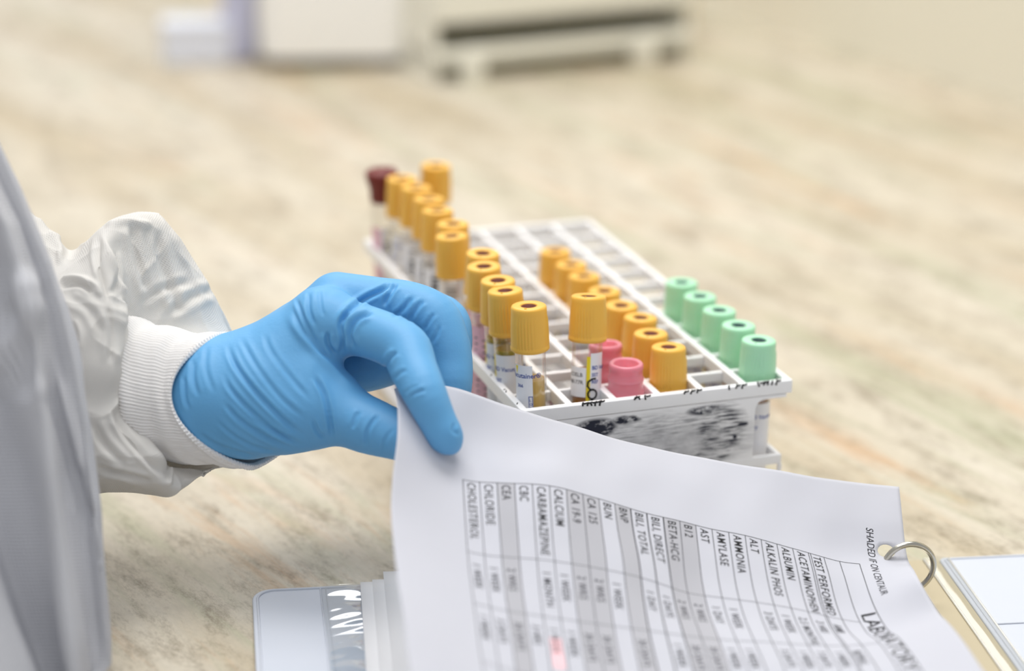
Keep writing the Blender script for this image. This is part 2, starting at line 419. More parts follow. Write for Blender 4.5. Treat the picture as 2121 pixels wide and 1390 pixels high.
# ------------------------------------------------------------------ tubes
def text_mesh(txt, size, bold=0.0, spacing=1.0, shear=0.0, squash=1.0):
    cu = bpy.data.curves.new('t', 'FONT'); cu.body = txt; cu.size = size; cu.resolution_u = 3
    cu.offset = bold; cu.space_character = spacing; cu.shear = shear
    o = bpy.data.objects.new('t', cu); sc.collection.objects.link(o)
    dg = bpy.context.evaluated_depsgraph_get(); ev = o.evaluated_get(dg); me = ev.to_mesh()
    v = np.array([tuple(q.co) for q in me.vertices]) if len(me.vertices) else np.zeros((0, 3))
    f = [tuple(p.vertices) for p in me.polygons]
    ev.to_mesh_clear(); bpy.data.objects.remove(o); bpy.data.curves.remove(cu)
    if len(v): v[:, 0] *= squash
    return v, f

def wrap(mb, R, rects=(), n=10):
    """curved patches on a cylinder: (a0, a1, z0, z1)"""
    for a0, a1, z0, z1 in rects:
        m = max(2, int((a1-a0)/0.12)); v = []
        for i in range(m+1):
            a = a0+(a1-a0)*i/m
            for rr in (R, R+.12):
                for z in (z0, z1): v.append((rr*cos(a), rr*sin(a), z))
        f = []
        for i in range(m):
            p = 4*i; q = 4*(i+1)
            f += [(p+2, q+2, q+3, p+3), (p, p+1, q+1, q), (p+1, p+3, q+3, q+1), (p, q, q+2, p+2)]
        f += [(0, 2, 3, 1), (4*m, 4*m+1, 4*m+3, 4*m+2)]
        mb.add(v, f)
def wrap_text(mb, txt, size, R, a, z, bold=0.0, vertical=False, squash=1.0):
    v, f = text_mesh(txt, size, bold, squash=squash)
    out = []
    for x, y, _ in v:
        if vertical: x, y = y, -x           # reads downwards... turned a quarter
        out.append((R*cos(a+x/R), R*sin(a+x/R), z+y))
    mb.add(out, f)

def cap_profile():
    return [(0.6, 0.0), (7.6, 0.0), (8.2, .5), (8.25, 1.6), (8.0, 2.2), (8.0, 2.6), (7.95, 5), (7.9, 8), (7.8, 11), (7.7, 13.5), (7.55, 15.2), (7.5, 16.6), (7.5, 18.4), (7.2, 19.1), (6.7, 19.4),
            (4.0, 19.45), (3.5, 19.3), (3.3, 18.9), (3.25, 12.6)]
def make_cap(m, stop, parent, z, ribdir):
    mb = MB()
    def fn(k, a):
        if 5 <= k <= 9:
            d = (a-ribdir) % (2*pi/3)         # three ribbed sectors
            if d < 1.05: return .22*(1 if int(d/0.0873) % 2 == 0 else -.6)
        return 0
    p = cap_profile(); n = 144
    mb.lathe([(r, q+z) for r, q in p], n, fn, close=False)
    mb.f.append(tuple(range(n))[::-1])
    c = mb.obj('cap', m, parent, smooth=True)
    s = MB(); s.lathe([(3.22, z+12.6), (3.22, z+18.9), (3.0, z+19.0), (2.85, z+14.6), (1.0, z+14.2)], 32); s.obj('stopper', stop, c, smooth=True)
    w = MB()      # small raised moulding dot on the cap's top
    w.lathe([(.55, z+19.4), (.5, z+19.75), (.3, z+19.8)], 12, c=(5.3*cos(ribdir+.5), 5.3*sin(ribdir+.5), 0)); w.obj('moulding_dot', m, c, smooth=True)
    return c
def pink_cap(parent, z):
    mb = MB()
    p = [(1, 0), (7.7, 0), (8.0, .6), (7.9, 5), (7.5, 5.2), (7.45, 9.5), (7.7, 9.8), (7.7, 10.8), (7.2, 11), (7.15, 14.6), (7.4, 14.9), (7.3, 16.8), (6.7, 17.4), (5.6, 17.3), (5.1, 16.6), (4.7, 9), (2, 8.4)]
    mb.lathe([(r, q+z) for r, q in p], 48); return mb.obj('cap', M_PINK, parent, smooth=True)
def rubber_cap(parent, z):
    mb = MB()
    p = [(1, 0), (6.3, 0), (6.5, 1), (6.6, 7), (7.4, 9.5), (8.0, 12), (8.2, 15), (7.7, 16), (4.5, 16.2), (4.0, 15.4), (1, 15.2)]
    mb.lathe([(r, q+z) for r, q in p], 40); return mb.obj('cap', M_BROWN, parent, smooth=True)

ROUND = [(0.3, 0), (2.2, .35), (4.2, 1.6), (5.6, 3.4), (6.3, 5.4), (6.5, 7.5)]
def make_tube(kind, L, face, label_kind, lab_rot=0.0):
    """face: direction (angle) from the tube towards the photographer's side"""
    e = bpy.data.objects.new('blood_tube', None); sc.collection.objects.link(e); e.empty_display_size = .01
    body_top = L-6
    b = MB(); b.lathe(ROUND+[(6.5, body_top)], 40, close=False)
    b.obj('tube_body', M_TUBE, e, smooth=True)
    def liquid(name, m, z0, z1):
        q = MB(); R = 5.75
        prof = [(.3, z0)]+([(r*.9, z+.6) for r, z in ROUND if z+.6 > z0][1:]+[(R, max(z0+8, 8.5))] if z0 < 1.5 else [(R, z0)])+[(R, z1)]
        q.lathe(prof, 32); q.obj(name, m, e, smooth=False)
    if kind == 'amber':
        fill = L-32
        if L < 90: fill = L-30
        liquid('clotted_cells', M_BLOOD, .8, fill*.42); liquid('separator_gel', M_GEL, fill*.42+.1, fill*.42+6)
        liquid('serum', {'A0': M_SERUM, 'B0': M_PLASMA, 'A1': M_OLIVE}.get(label_kind, M_SERUM), fill*.42+6.1, fill if label_kind != 'A1' else L-26)
    elif kind == 'mint':
        liquid('clotted_cells', M_BLOOD, .8, 18); liquid('plasma', M_PLASMA, 18.1, L-27)
    elif kind == 'pink':
        liquid('urine_sample', M_SERUM, .8, L-34)
    else:
        liquid('clotted_cells', M_BLOOD, .8, L*.4); liquid('serum', M_OLIVE, L*.4+.1, L-34)
    cz = L-19.45
    if kind == 'amber': make_cap(M_YEL, M_STOP, e, cz, face-.75)
    elif kind == 'mint': make_cap(M_GRN, M_STOPG, e, cz, face-.75)
    elif kind == 'pink': pink_cap(e, L-17.4)
    else: rubber_cap(e, L-16.2)
    R = 6.56; f = face+lab_rot
    lt = L-25.5
    def label(m, rects, name='label'):
        q = MB(); wrap(q, R, rects); return q.obj(name, m, e, smooth=False)
    if label_kind == 'A0':
        lt = L-24.6
        l = label(M_LABEL, [(f-1.25, f+.12, lt-48, lt)])
        q = MB(); wrap_text(q, 'Vacutainer®', 2.9, R+.16, f-1.55+.05, lt-5.4, .05); wrap_text(q, '366', 2.0, R+.16, f-.95, lt-9.6, .04)
        for i in range(4): wrap_text(q, ('L', 'O', 'T', 'I')[i], 1.5, R+.16, f-.12, lt-15.6-1.8*i, .02)
        for aa, bb, c_, d_ in ((f-.17, f-.13, lt-21.8, lt-13.4), (f+.06, f+.1, lt-21.8, lt-13.4), (f-.17, f+.1, lt-13.7, lt-13.4)): 
            wrap(q, R+.05, [(aa, bb, c_, d_)])
        q.obj('label_print', M_BLUE, l)
        y = MB(); v = [((R+.17)*cos(f-1.12+d), (R+.17)*sin(f-1.12+d), lt+z) for d, z in ((0, -.3), (.26, -.3), (.13, -4.2))]; y.add(v, [(0, 1, 2)]); y.obj('yellow_mark', M_LABELY, l)
    elif kind == 'amber' and label_kind == 'B0':
        lt = L-25.8
        l = label(M_LABEL, [(f-1.35, f-.02, lt-17, lt-4.2)])
        q = MB(); wrap_text(q, 'S.DELB', 2.35, R+.16, f-1.28, lt-8.2, .015); wrap_text(q, '08177R', 2.35, R+.16, f-1.28, lt-11.4, .015); q.obj('label_print', M_INK2, l)
        l2 = label(M_LABEL, [(f+.25, f+1.3, lt-60, lt+2.0)], 'maker_label')
        label(M_LABELY, [(f+.0, f+.25, lt-60, lt+.6)], 'yellow_stripe')
        q = MB(); wrap_text(q, 'BD Vacutainer', 2.3, R+.16, f+.34, lt-5, .06); wrap_text(q, 'SST', 2.1, R+.16, f+.34, lt-8, .05); wrap_text(q, 'REF', 2.1, R+.16, f+.34, lt-11, .05); q.obj('label_print', M_BLUE, l2)
        def c(a, z): return ((R+.2)*cos(f+a), (R+.2)*sin(f+a), lt+z)
        loop = [c(.62+.0*i, 0) for i in range(0)]
        pts1 = [c(.62, -8.9), c(.38, -9.0), c(.12, -10.2), c(.08, -12), c(.25, -13.4), c(.5, -13.6)]
        pts2 = [c(.42+.3*cos(t_), -15.6+2.0*sin(t_)) for t_ in np.linspace(1.2, 7.4, 16)]
        pts3 = [c(.38+.3*cos(t_), -20.2+1.9*sin(t_)) for t_ in np.linspace(.6, 5.2, 12)]
        pts4 = [c(.95, -6.5), c(.93, -12), c(.96, -17.5), c(.8, -18.5)]
        pts5 = [c(.9, -19), c(.7, -20), c(.85, -21.5), c(.6, -22.5)]
        scribble(e, [pts1, pts2, pts3, pts5], .42, M_INK, 'handwriting')
    elif label_kind in ('A1', 'white'):
        l = label(M_LABEL, [(f-1.3, f+.9, lt-46, lt-2)])
        q = MB(); wrap_text(q, 'BD Vacutainer®', 2.6, R+.16, f-1.2, lt-9, .05); wrap_text(q, 'SST', 2.2, R+.16, f-1.1, lt-14, .05); q.obj('label_print', M_BLUE, l)
        y = MB(); wrap(y, R+.02, [(f-1.3, f-1.1, lt-12, lt-2)]); y.obj('yellow_mark', M_LABELY, l)
    elif label_kind == 'pink_long':
        l = label(M_LABELP, [(f-1.3, f+1.2, lt-56, lt-1)])
        q = MB()
        for i in range(46): wrap(q, R+.05, [(f-.85+.62*(i % 3), f-.85+.62*(i % 3)+rng.uniform(.15, .34), lt-6-.95*i-.6, lt-6-.95*i)])
        q.obj('label_print', M_INK2, l)
    elif label_kind == 'pink_blur':
        l = label(M_LABELP, [(f-1.3, f-.35, lt-50, lt-3)]); l2 = label(M_LABEL, [(f-.33, f+.6, lt-50, lt-3)], 'white_label')
        q = MB(); [wrap(q, R+.05, [(f-.1, f+.4, lt-12-2.2*i, lt-12-2.2*i+1.1)]) for i in range(8)]; q.obj('label_print', M_INK2, l2)
    elif label_kind == 'barcode':
        l = label(M_LABEL, [(f-1.4, f+.9, lt-50, lt-2)])
        q = MB(); z = lt-5
        while z > lt-34:
            h = rng.choice((.4, .8, 1.3)); wrap(q, R+.05, [(f-.5, f+.35, z-h, z)]); z -= h+rng.choice((.5, .9, 1.2))
        q.obj('label_print', M_INK2, l)
    return e

CAMXY = CAM[:2]
tube_top = lambda px, py, z: onz(px, py, z)
TUBES = [
 # column, row, kind, length, cap-top pixel, label kind, label
 (0, 0, 'amber', 107, (1095, 632), 'A0', 'tall yellow-capped tube at the near left corner of the rack, blue print on white label'),
 (0, 1, 'amber', 107, (1046, 600), 'A1', 'tall yellow-capped tube just behind the near left corner tube, full of olive serum'),
 (0, 2, 'amber', 107, (1031, 579), 'A1', 'third tall yellow-capped tube from the near end of the left row'),
 (0, 3, 'amber', 107, (1002, 550), 'pink_long', 'fourth yellow-capped tube of the left row, pink printed label beside the fingers'),
 (0, 4, 'amber', 107, (1000, 523), 'pink_long', 'fifth yellow-capped tube of the left row, cap half hidden by the fourth'),
 (0, 5, 'amber', 107, (935, 487), 'pink_blur', 'yellow-capped tube standing highest above the gloved knuckles, pink band under its cap'),
 (0, 6, 'amber', 107, (938, 462), 'barcode', 'yellow-capped tube right behind the high one above the gloved knuckles'),
 (0, 7, 'amber', 107, (906, 434), 'barcode', 'fifth yellow-capped tube from the far end of the left row'),
 (0, 8, 'amber', 107, (888, 410), 'barcode', 'fourth yellow-capped tube from the far end of the left row'),
 (0, 9, 'amber', 107, (862, 387), 'barcode', 'blurred yellow-capped tube third behind the high one in the left row'),
 (0, 10, 'amber', 107, (832, 368), 'white', 'yellow-capped tube next to the brown-stoppered tube'),
 (0, 11, 'brown', 107, (790, 353), 'pink_blur', 'tube with dark red-brown rubber stopper at the far left corner of the rack'),
 (1, 0, 'amber', 107, (1219, 611), 'B0', 'yellow-capped tube leaning back in the front row, black handwriting on yellow striped label'),
 (1, 11, 'amber', 107, (903, 341), 'white', 'yellow-capped tube alone in the second row at the far end of the rack'),
 (2, 0, 'pink', 78, (1297, 751), None, 'translucent pink-capped tube at the front edge between two yellow caps'),
 (2, 1, 'pink', 78, (1254, 711), None, 'pink-capped tube half hidden behind the handwritten tube'),
 (3, 0, 'amber', 82, (1385, 717), 'white', 'short yellow-capped tube at the front edge in the middle row'),
 (3, 1, 'amber', 82, (1348, 689), 'white', 'second short yellow-capped tube of the middle row'),
 (3, 2, 'amber', 82, (1327, 656), 'white', 'third short yellow-capped tube of the middle row'),
 (3, 3, 'amber', 82, (1287, 631), 'white', 'fourth short yellow-capped tube of the middle row, right of the handwritten tube'),
 (3, 4, 'amber', 82, (1252, 601), 'white', 'fifth short yellow-capped tube of the middle row, peeping over the leaning tube cap'),
 (3, 5, 'amber', 82, (1210, 570), 'white', 'sixth short yellow-capped tube of the middle row'),
 (3, 6, 'amber', 82, (1183, 546), 'white', 'seventh short yellow-capped tube of the middle row'),
 (3, 7, 'amber', 82, (1150, 519), 'white', 'last and farthest short yellow-capped tube of the middle row'),
 (5, 0, 'mint', 82, (1572, 703), 'white', 'mint green-capped tube at the near right corner of the rack'),
 (5, 1, 'mint', 82, (1530, 672), 'barcode', 'second mint green-capped tube from the near end, white label showing'),
 (5, 2, 'mint', 82, (1490, 641), 'white', 'middle one of the five mint green-capped tubes'),
 (5, 3, 'mint', 82, (1450, 612), 'white', 'fourth mint green-capped tube from the near end'),
 (5, 4, 'mint', 82, (1412, 583), 'white', 'farthest of the five mint green-capped tubes'),
]
GROUPS = {0: 'tall tubes in the left row', 1: None, 2: 'pink-capped tubes', 3: 'short yellow-capped tubes in the middle row', 5: 'mint green-capped tubes in the right row'}
for j, k, kind, L, (px, py), lk, text in TUBES:
    base = np.array([12+20*j, 12+20*k, 5.0])
    if j == 1 and k == 0: base[1] -= 3
    # the cap's top lies on the sight line at distance L from the base
    d = at(px, py, 1.0)-CAM; o = CAM-base
    a_, b_, c_ = d@d, 2*d@o, o@o-L*L; disc = b_*b_-4*a_*c_
    if disc > 0:
        cand = [CAM+d*((-b_+s_*math.sqrt(disc))/(2*a_)) for s_ in (-1, 1)]
        top = max(cand, key=lambda q: q[2])
    else:
        top = CAM+d*(-b_/(2*a_))
    ax = (top-base); ax /= np.linalg.norm(ax)
    tilt = math.degrees(math.acos(min(1, ax[2])))
    lim = 9.5 if (j, k) == (1, 0) else 5.5
    if tilt > lim:
        h_ = np.array([ax[0], ax[1], 0]); h_ /= np.linalg.norm(h_); ax = h_*sin(radians(lim))+np.array([0, 0, cos(radians(lim))])
    face = math.atan2(CAMXY[1]-base[1], CAMXY[0]-base[0])
    e = make_tube(kind, L, face, lk, {0: 0, 1: 0}.get(j, .9 if (j, k) == (5, 0) else .2) if lk else 0)
    q = Vector((0, 0, 1)).rotation_difference(Vector(ax))
    e.rotation_mode = 'QUATERNION'; e.rotation_quaternion = q; e.location = Vector(base)*S
    tag(e, text, 'test tube', GROUPS[j])
    print('tube', j, k, 'tilt', round(tilt, 1))
# ------------------------------------------------------------------ binder
BX = np.array([.98, -.199, 0]); BY = np.array([-.199, -.98, 0]); BO = np.array([-113.5, 9., 0])
def bp_(x, y, z): return BO+BX*x+BY*y+np.array([0, 0, z])
def bslab(mb, outline, z0, z1):
    n = len(outline)
    v = [bp_(x, y, z0) for x, y in outline]+[bp_(x, y, z1) for x, y in outline]
    f = [tuple(range(n)), tuple(range(2*n-1, n-1, -1))]+[(i, i+n, (i+1) % n+n, (i+1) % n) for i in range(n)]
    mb.add(v, f)
def rrect(x0, x1, y0, y1, r, n=8):
    o = []
    for cx, cy, a in ((x0+r, y0+r, pi), (x1-r, y0+r, 1.5*pi), (x1-r, y1-r, 0), (x0+r, y1-r, .5*pi)):
        for i in range(n+1): o.append((cx+r*cos(a+.5*pi*i/n), cy+r*sin(a+.5*pi*i/n)))
    return o
bd = empty('ring_binder', bp_(270, 140, 0), 'open white vinyl ring binder lying on the worktop with a clear pocket and metal rings', 'binder')
bd_off = Vector(bp_(270, 140, 0))*S
def child(o):
    o.matrix_parent_inverse = Matrix.Translation(-bd_off); return o
def cover(name, x0, x1, r=9):
    mb = MB(); bslab(mb, rrect(x0, x1, 0, 292, r), 0.1, 3.0); o = child(mb.obj(name, M_BINDER, bd, bevel=.8))
    e = MB(); e.tube([bp_(x, y, 3.05) for x, y in rrect(x0+2.2, x1-2.2, 2.2, 289.8, max(1, r-1.5))], .55, 8, closed=True); w = e.obj('welded_edge', M_BINDER, o, smooth=True)
    return o
lc = cover('front_cover', 0, 256); rc = cover('back_cover', 292.8, 550, 3)
mb = MB(); bslab(mb, rrect(257.5, 292.5, 1, 291, 1.5), 0.1, 2.6); sp_ = child(mb.obj('spine', M_TAN, bd, bevel=.3))
def weld(x, r=.5, y0=3, y1=288, m=M_BINDER):
    e = MB(); e.tube([bp_(x, y, 3.1) for y in np.linspace(y0, y1, 8)], r, 8); return child(e.obj('hinge_weld', m, bd, smooth=True))
weld(28, .4); weld(30.2, .25)
# clear hinge film strip between spine and right-hand cover
def film(name, x0, x1, y0, y1, zf, m, nx=24, ny=150, parent=bd):
    v = []; f = []
    for i in range(nx+1):
        for j in range(ny+1):
            x = x0+(x1-x0)*i/nx; y = y0+(y1-y0)*j/ny; v.append(bp_(x, y, zf(i/nx, y)))
    for i in range(nx):
        for j in range(ny):
            a = i*(ny+1)+j; f.append((a, a+1, a+ny+2, a+ny+1))
    return child(mesh_obj(name, v, f, m, parent))
film('hinge_film', 286, 297, 1, 291, lambda s, y: 3.2+.9*sin(pi*s)+.05*sin(y*.21+2*s), M_HINGE, 12, 200)
for x in (286, 296.8): weld(x, .55, 1.5, 290, mat('milky_vinyl', lin(240, 238, 230), .15, trans=.3))
def pocket(s, y):
    env = sin(pi*min(1, max(0, s)))**.6
    return 3.25+env*(.7+.42*sin(y*.3-2.6*s+1.6*sin(y*.085))*min(1, s*1.5)*min(1, y/8)+.06*sin(y*.9+5*s))
film('clear_pocket', 28.5, 50, 1.2, 240, pocket, M_FILM, 30, 420)
pk = MB(); pk.tube([bp_(x, 62+.0*x, 3.2) for x in (297, 380, 460, 546)], .35, 8); child(pk.obj('pocket_seam', M_BINDER, bd, smooth=True))
# rings
def ring(y, open_=True):
    c = bp_(265.6, y, 19.4); pts = []
    for a in np.linspace(-100, 260, 48):
        a = radians(a); pts.append(c+BX*10.6*cos(a)+np.array([0, 0, 1])*10.6*sin(a))
    mb = MB(); mb.tube(pts[:-1], 1.25, 14, closed=True); return child(mb.obj('ring', M_METAL, bd, smooth=True))
RING_Y = [40.5, 256.5]
for y in RING_Y: ring(y)
mb = MB()
prof = [(-9, 2.6), (-8, 6.3), (-4, 8.2), (4, 8.2), (8, 6.3), (9, 2.6)]
v = []
for y in (20, 280): v += [bp_(267+x, y, z) for x, z in prof]
n = len(prof); mb.add(v, [(i, i+1, i+1+n, i+n) for i in range(n-1)]+[(0, n, 2*n-1, n-1), tuple(range(n))[::-1], tuple(range(n, 2*n))])
child(mb.obj('ring_mechanism', M_METAL, bd, bevel=.3))

# loose pages on the left-hand cover
def page(x0, y0, z, th, rot, label, w=212, h=279):
    c, s_ = cos(radians(rot)), sin(radians(rot))
    o = []
    for x, y in ((0, 0), (w, 0), (w, h), (0, h)): o.append((x0+x*c-y*s_, y0+x*s_+y*c))
    mb = MB(); v = []; f = []
    nx, ny = 20, 24
    for q in (0, 1):
        for i in range(nx+1):
            for j in range(ny+1):
                x, y = w*i/nx, h*j/ny
                v.append(bp_(x0+x*c-y*s_, y0+x*s_+y*c, z+th*q+.5*(1-i/nx)**3*(1-j/ny)**2))
    m_ = (nx+1)*(ny+1)
    for i in range(nx):
        for j in range(ny):
            a = i*(ny+1)+j; f.append((a, a+ny+1, a+ny+2, a+1)); f.append((m_+a, m_+a+1, m_+a+ny+2, m_+a+ny+1))
    for i in range(nx):
        for jj in (0, ny):
            a = i*(ny+1)+jj; b = a+ny+1; f.append((a, b, b+m_, a+m_) if jj else (b, a, a+m_, b+m_))
    for j in range(ny):
        for ii in (0, nx):
            a = ii*(ny+1)+j; b = a+1; f.append((b, a, a+m_, b+m_) if ii else (a, b, b+m_, a+m_))
    mb.add(v, f)
    c0 = bp_(x0, y0, z)
    ob = mesh_obj('paper_page', mb.v, mb.f, M_PAPER2, None, True, loc=tuple(c0))
    tag(ob, label, 'paper', 'blank pages in the binder under the lifted sheet')
page(44.5, 3.0, 4.7, .25, 2.2, 'white page lying lowest on the clear pocket, its left edge farthest out')
page(49.5, 1.8, 5.05, .2, 2.2, 'white page between two others, only its top left corner peeping out', w=207)
page(54.5, -4.2, 5.4, .3, 2.0, 'white page uppermost on the binder just under the lifted sheet', w=203)

# ------------------------------------------------------------------ the lifted printed sheet
PG = np.array([1477,-556,422,1426,-693,332,1379,-833,245,1321,-993,265,1257,-1147,300,1242,-1312,260,1195,-1473,296,1154,-1640,317,1115,-1810,325,1076,-1982,329,1037,-2154,328,991,-2327,311,922,-2488,275,836,-2637,230,747,-2785,193,657,-2934,163,569,-3083,137,1359,-522,436,1309,-660,343,1261,-794,245,1207,-956,228,1161,-1121,223,1128,-1288,210,1083,-1449,253,1041,-1616,280,1002,-1785,291,964,-1956,294,923,-2125,299,876,-2290,326,824,-2456,337,760,-2617,321,689,-2774,298,614,-2930,275,537,-3085,251,1243,-489,452,1191,-627,360,1137,-760,264,1090,-921,221,1050,-1090,176,1010,-1261,177,968,-1423,227,927,-1590,256,888,-1759,266,849,-1929,264,807,-2097,277,760,-2256,327,714,-2418,370,664,-2584,385,608,-2750,383,548,-2913,373,482,-3074,357,1126,-457,473,1073,-595,384,1018,-736,300,974,-898,252,931,-1060,201,890,-1228,188,851,-1394,220,811,-1562,244,771,-1732,249,733,-1901,243,691,-2069,258,644,-2227,313,598,-2385,372,552,-2548,412,505,-2715,434,455,-2883,443,402,-3049,442,1009,-425,497,955,-567,415,902,-714,341,858,-873,287,814,-1032,237,772,-1198,214,733,-1366,227,694,-1535,241,655,-1704,238,616,-1873,227,575,-2042,240,530,-2202,290,482,-2358,352,436,-2518,405,390,-2681,446,345,-2848,475,299,-3015,493,891,-395,521,839,-542,449,788,-694,384,741,-848,323,696,-1005,266,654,-1169,237,615,-1338,239,577,-1507,242,538,-1677,231,499,-1845,216,459,-2014,223,416,-2178,263,369,-2336,321,321,-2493,379,275,-2654,429,229,-2817,472,185,-2982,508,773,-365,547,723,-518,484,673,-672,423,625,-824,358,578,-978,294,536,-1142,260,498,-1311,253,460,-1480,247,421,-1649,230,382,-1818,210,343,-1987,209,301,-2154,237,256,-2315,286,209,-2473,342,162,-2632,395,115,-2792,444,69,-2954,490,654,-337,572,606,-494,518,556,-648,456,508,-799,388,461,-952,321,419,-1115,281,380,-1284,267,342,-1454,254,304,-1622,232,265,-1790,209,226,-1959,199,186,-2128,214,144,-2293,252,98,-2454,301,51,-2613,352,4,-2773,403,-43,-2934,451,535,-311,599,489,-471,553,440,-624,490,392,-774,420,344,-927,349,302,-1090,303,264,-1259,284,226,-1428,264,187,-1596,238,148,-1763,211,109,-1932,195,71,-2102,197,30,-2270,221,-13,-2434,260,-58,-2596,307,-105,-2757,354,-151,-2917,402,418,-288,632,373,-450,590,323,-601,525,276,-754,458,236,-913,400,191,-1071,342,148,-1235,306,109,-1403,279,70,-1570,248,31,-1737,217,-8,-1905,195,-46,-2075,187,-85,-2245,198,-125,-2412,225,-168,-2577,262,-213,-2740,304,-258,-2903,348,303,-268,673,257,-428,627,207,-582,567,163,-738,505,126,-898,447,79,-1052,382,34,-1213,334,-7,-1378,297,-47,-1544,260,-86,-1711,227,-125,-1879,200,-163,-2049,184,-200,-2219,182,-239,-2389,196,-279,-2556,222,-321,-2722,256,-365,-2887,293,190,-249,716,142,-407,664,94,-565,612,50,-722,550,8,-876,482,-37,-1029,414,-80,-1190,361,-122,-1354,316,-163,-1519,276,-202,-1686,240,-241,-1854,209,-280,-2023,187,-317,-2193,175,-354,-2364,176,-392,-2534,190,-432,-2702,214,-472,-2870,242,77,-230,758,27,-385,696,-20,-547,654,-66,-701,587,-110,-851,508,-153,-1006,440,-195,-1167,385,-237,-1330,337,-278,-1496,295,-318,-1662,258,-357,-1830,226,-396,-1998,198,-434,-2168,178,-471,-2338,168,-507,-2510,169,-544,-2680,180,-582,-2849,197,-35,-213,801,-88,-360,721,-136,-522,680,-182,-676,611,-225,-826,530,-268,-982,462,-310,-1144,407,-351,-1308,361,-392,-1474,321,-432,-1640,284,-472,-1808,251,-511,-1975,221,-550,-2144,195,-587,-2314,175,-624,-2484,164,-660,-2656,162,-696,-2826,166,-145,-201,845,-202,-334,746,-253,-492,691,-298,-646,622,-340,-799,545,-383,-958,481,-424,-1122,432,-464,-1288,391,-504,-1454,356,-544,-1621,322,-584,-1789,289,-624,-1956,257,-663,-2123,227,-702,-2291,200,-740,-2461,178,-777,-2631,163,-813,-2802,154,-252,-191,892,-314,-313,781,-368,-460,698,-413,-617,631,-454,-774,562,-496,-937,508,-536,-1103,466,-575,-1271,433,-613,-1438,401,-652,-1606,371,-691,-1773,340,-731,-1940,308,-772,-2106,275,-813,-2273,243,-853,-2440,213,-892,-2608,188,-929,-2777,167,-361,-176,934,-417,-310,835,-478,-445,738,-524,-599,665,-565,-759,603,-606,-922,553,-644,-1089,515,-681,-1256,485,-719,-1425,456,-756,-1593,429,-793,-1760,401,-832,-1928,371,-873,-2094,338,-916,-2259,302,-959,-2424,267,-1001,-2590,233,-1042,-2756,202,-473,-152,957,-513,-316,902,-573,-450,808,-626,-596,726,-672,-749,657,-713,-911,606,-749,-1077,572,-785,-1245,544,-821,-1413,518,-857,-1581,492,-893,-1749,467,-929,-1918,441,-968,-2085,411,-1012,-2249,373,-1059,-2412,332,-1104,-2575,292,-1149,-2739,252,-586,-126,938,-623,-299,945,-668,-457,881,-725,-596,794,-777,-741,716,-817,-901,666,-852,-1066,634,-887,-1234,608,-922,-1401,582,-958,-1570,557,-991,-1739,535,-1023,-1910,515,-1057,-2079,490,-1105,-2242,449,-1155,-2403,404,-1204,-2564,357,-1253,-2724,311], float).reshape(19, 17, 3)/10.0
def _cub(p0, p1, p2, p3, t):
    t = t[..., None]
    return .5*((2*p1)+(-p0+p2)*t+(2*p0-5*p1+4*p2-p3)*t*t+(-p0+3*p1-3*p2+p3)*t**3)
PE = np.concatenate([2*PG[:1]-PG[1:2], PG, 2*PG[-1:]-PG[-2:-1]], 0)
PE = np.concatenate([2*PE[:, :1]-PE[:, 1:2], PE, 2*PE[:, -1:]-PE[:, -2:-1]], 1)
def sheet_raw(u, v):
    u = np.asarray(u, float); v = np.asarray(v, float)
    a = np.clip(u/216*18, 0, 17.9999); b = np.clip(v/279*16, 0, 15.9999)
    i = a.astype(int); j = b.astype(int); fa = a-i; fb = b-j
    rows = [_cub(PE[i+k, j], PE[i+k, j+1], PE[i+k, j+2], PE[i+k, j+3], fb) for k in range(4)]
    return _cub(*rows, fa)
def sheet(u, v, off=0.0):
    u = np.asarray(u, float); v = np.asarray(v, float)
    p = sheet_raw(u, v); e = .8
    du_ = sheet_raw(np.clip(u+e, 0, 216), v)-sheet_raw(np.clip(u-e, 0, 216), v); dv_ = sheet_raw(u, np.clip(v+e, 0, 279))-sheet_raw(u, np.clip(v-e, 0, 279))
    n = np.cross(du_, dv_); n /= np.linalg.norm(n, axis=-1, keepdims=True)
    s_ = np.sign(((CAM-p)*n).sum(-1, keepdims=True)); 
    n = n*SGN
    # gentle handling creases
    w = .35*np.sin(u*.11+v*.05)*np.sin(v*.07-u*.03+1)+.25*np.sin(u*.23-v*.09+2)*np.exp(-((v-20)/25)**2)
    return p+n*(off+w)[..., None]
_p = sheet_raw(np.array([60.]), np.array([60.])); _du = sheet_raw(np.array([61.]), np.array([60.]))-_p; _dv = sheet_raw(np.array([60.]), np.array([61.]))-_p
SGN = float(np.sign(((CAM-_p)*np.cross(_du, _dv)).sum()))
HOLES = [(8.0, 32.2), (8.0, 248)]
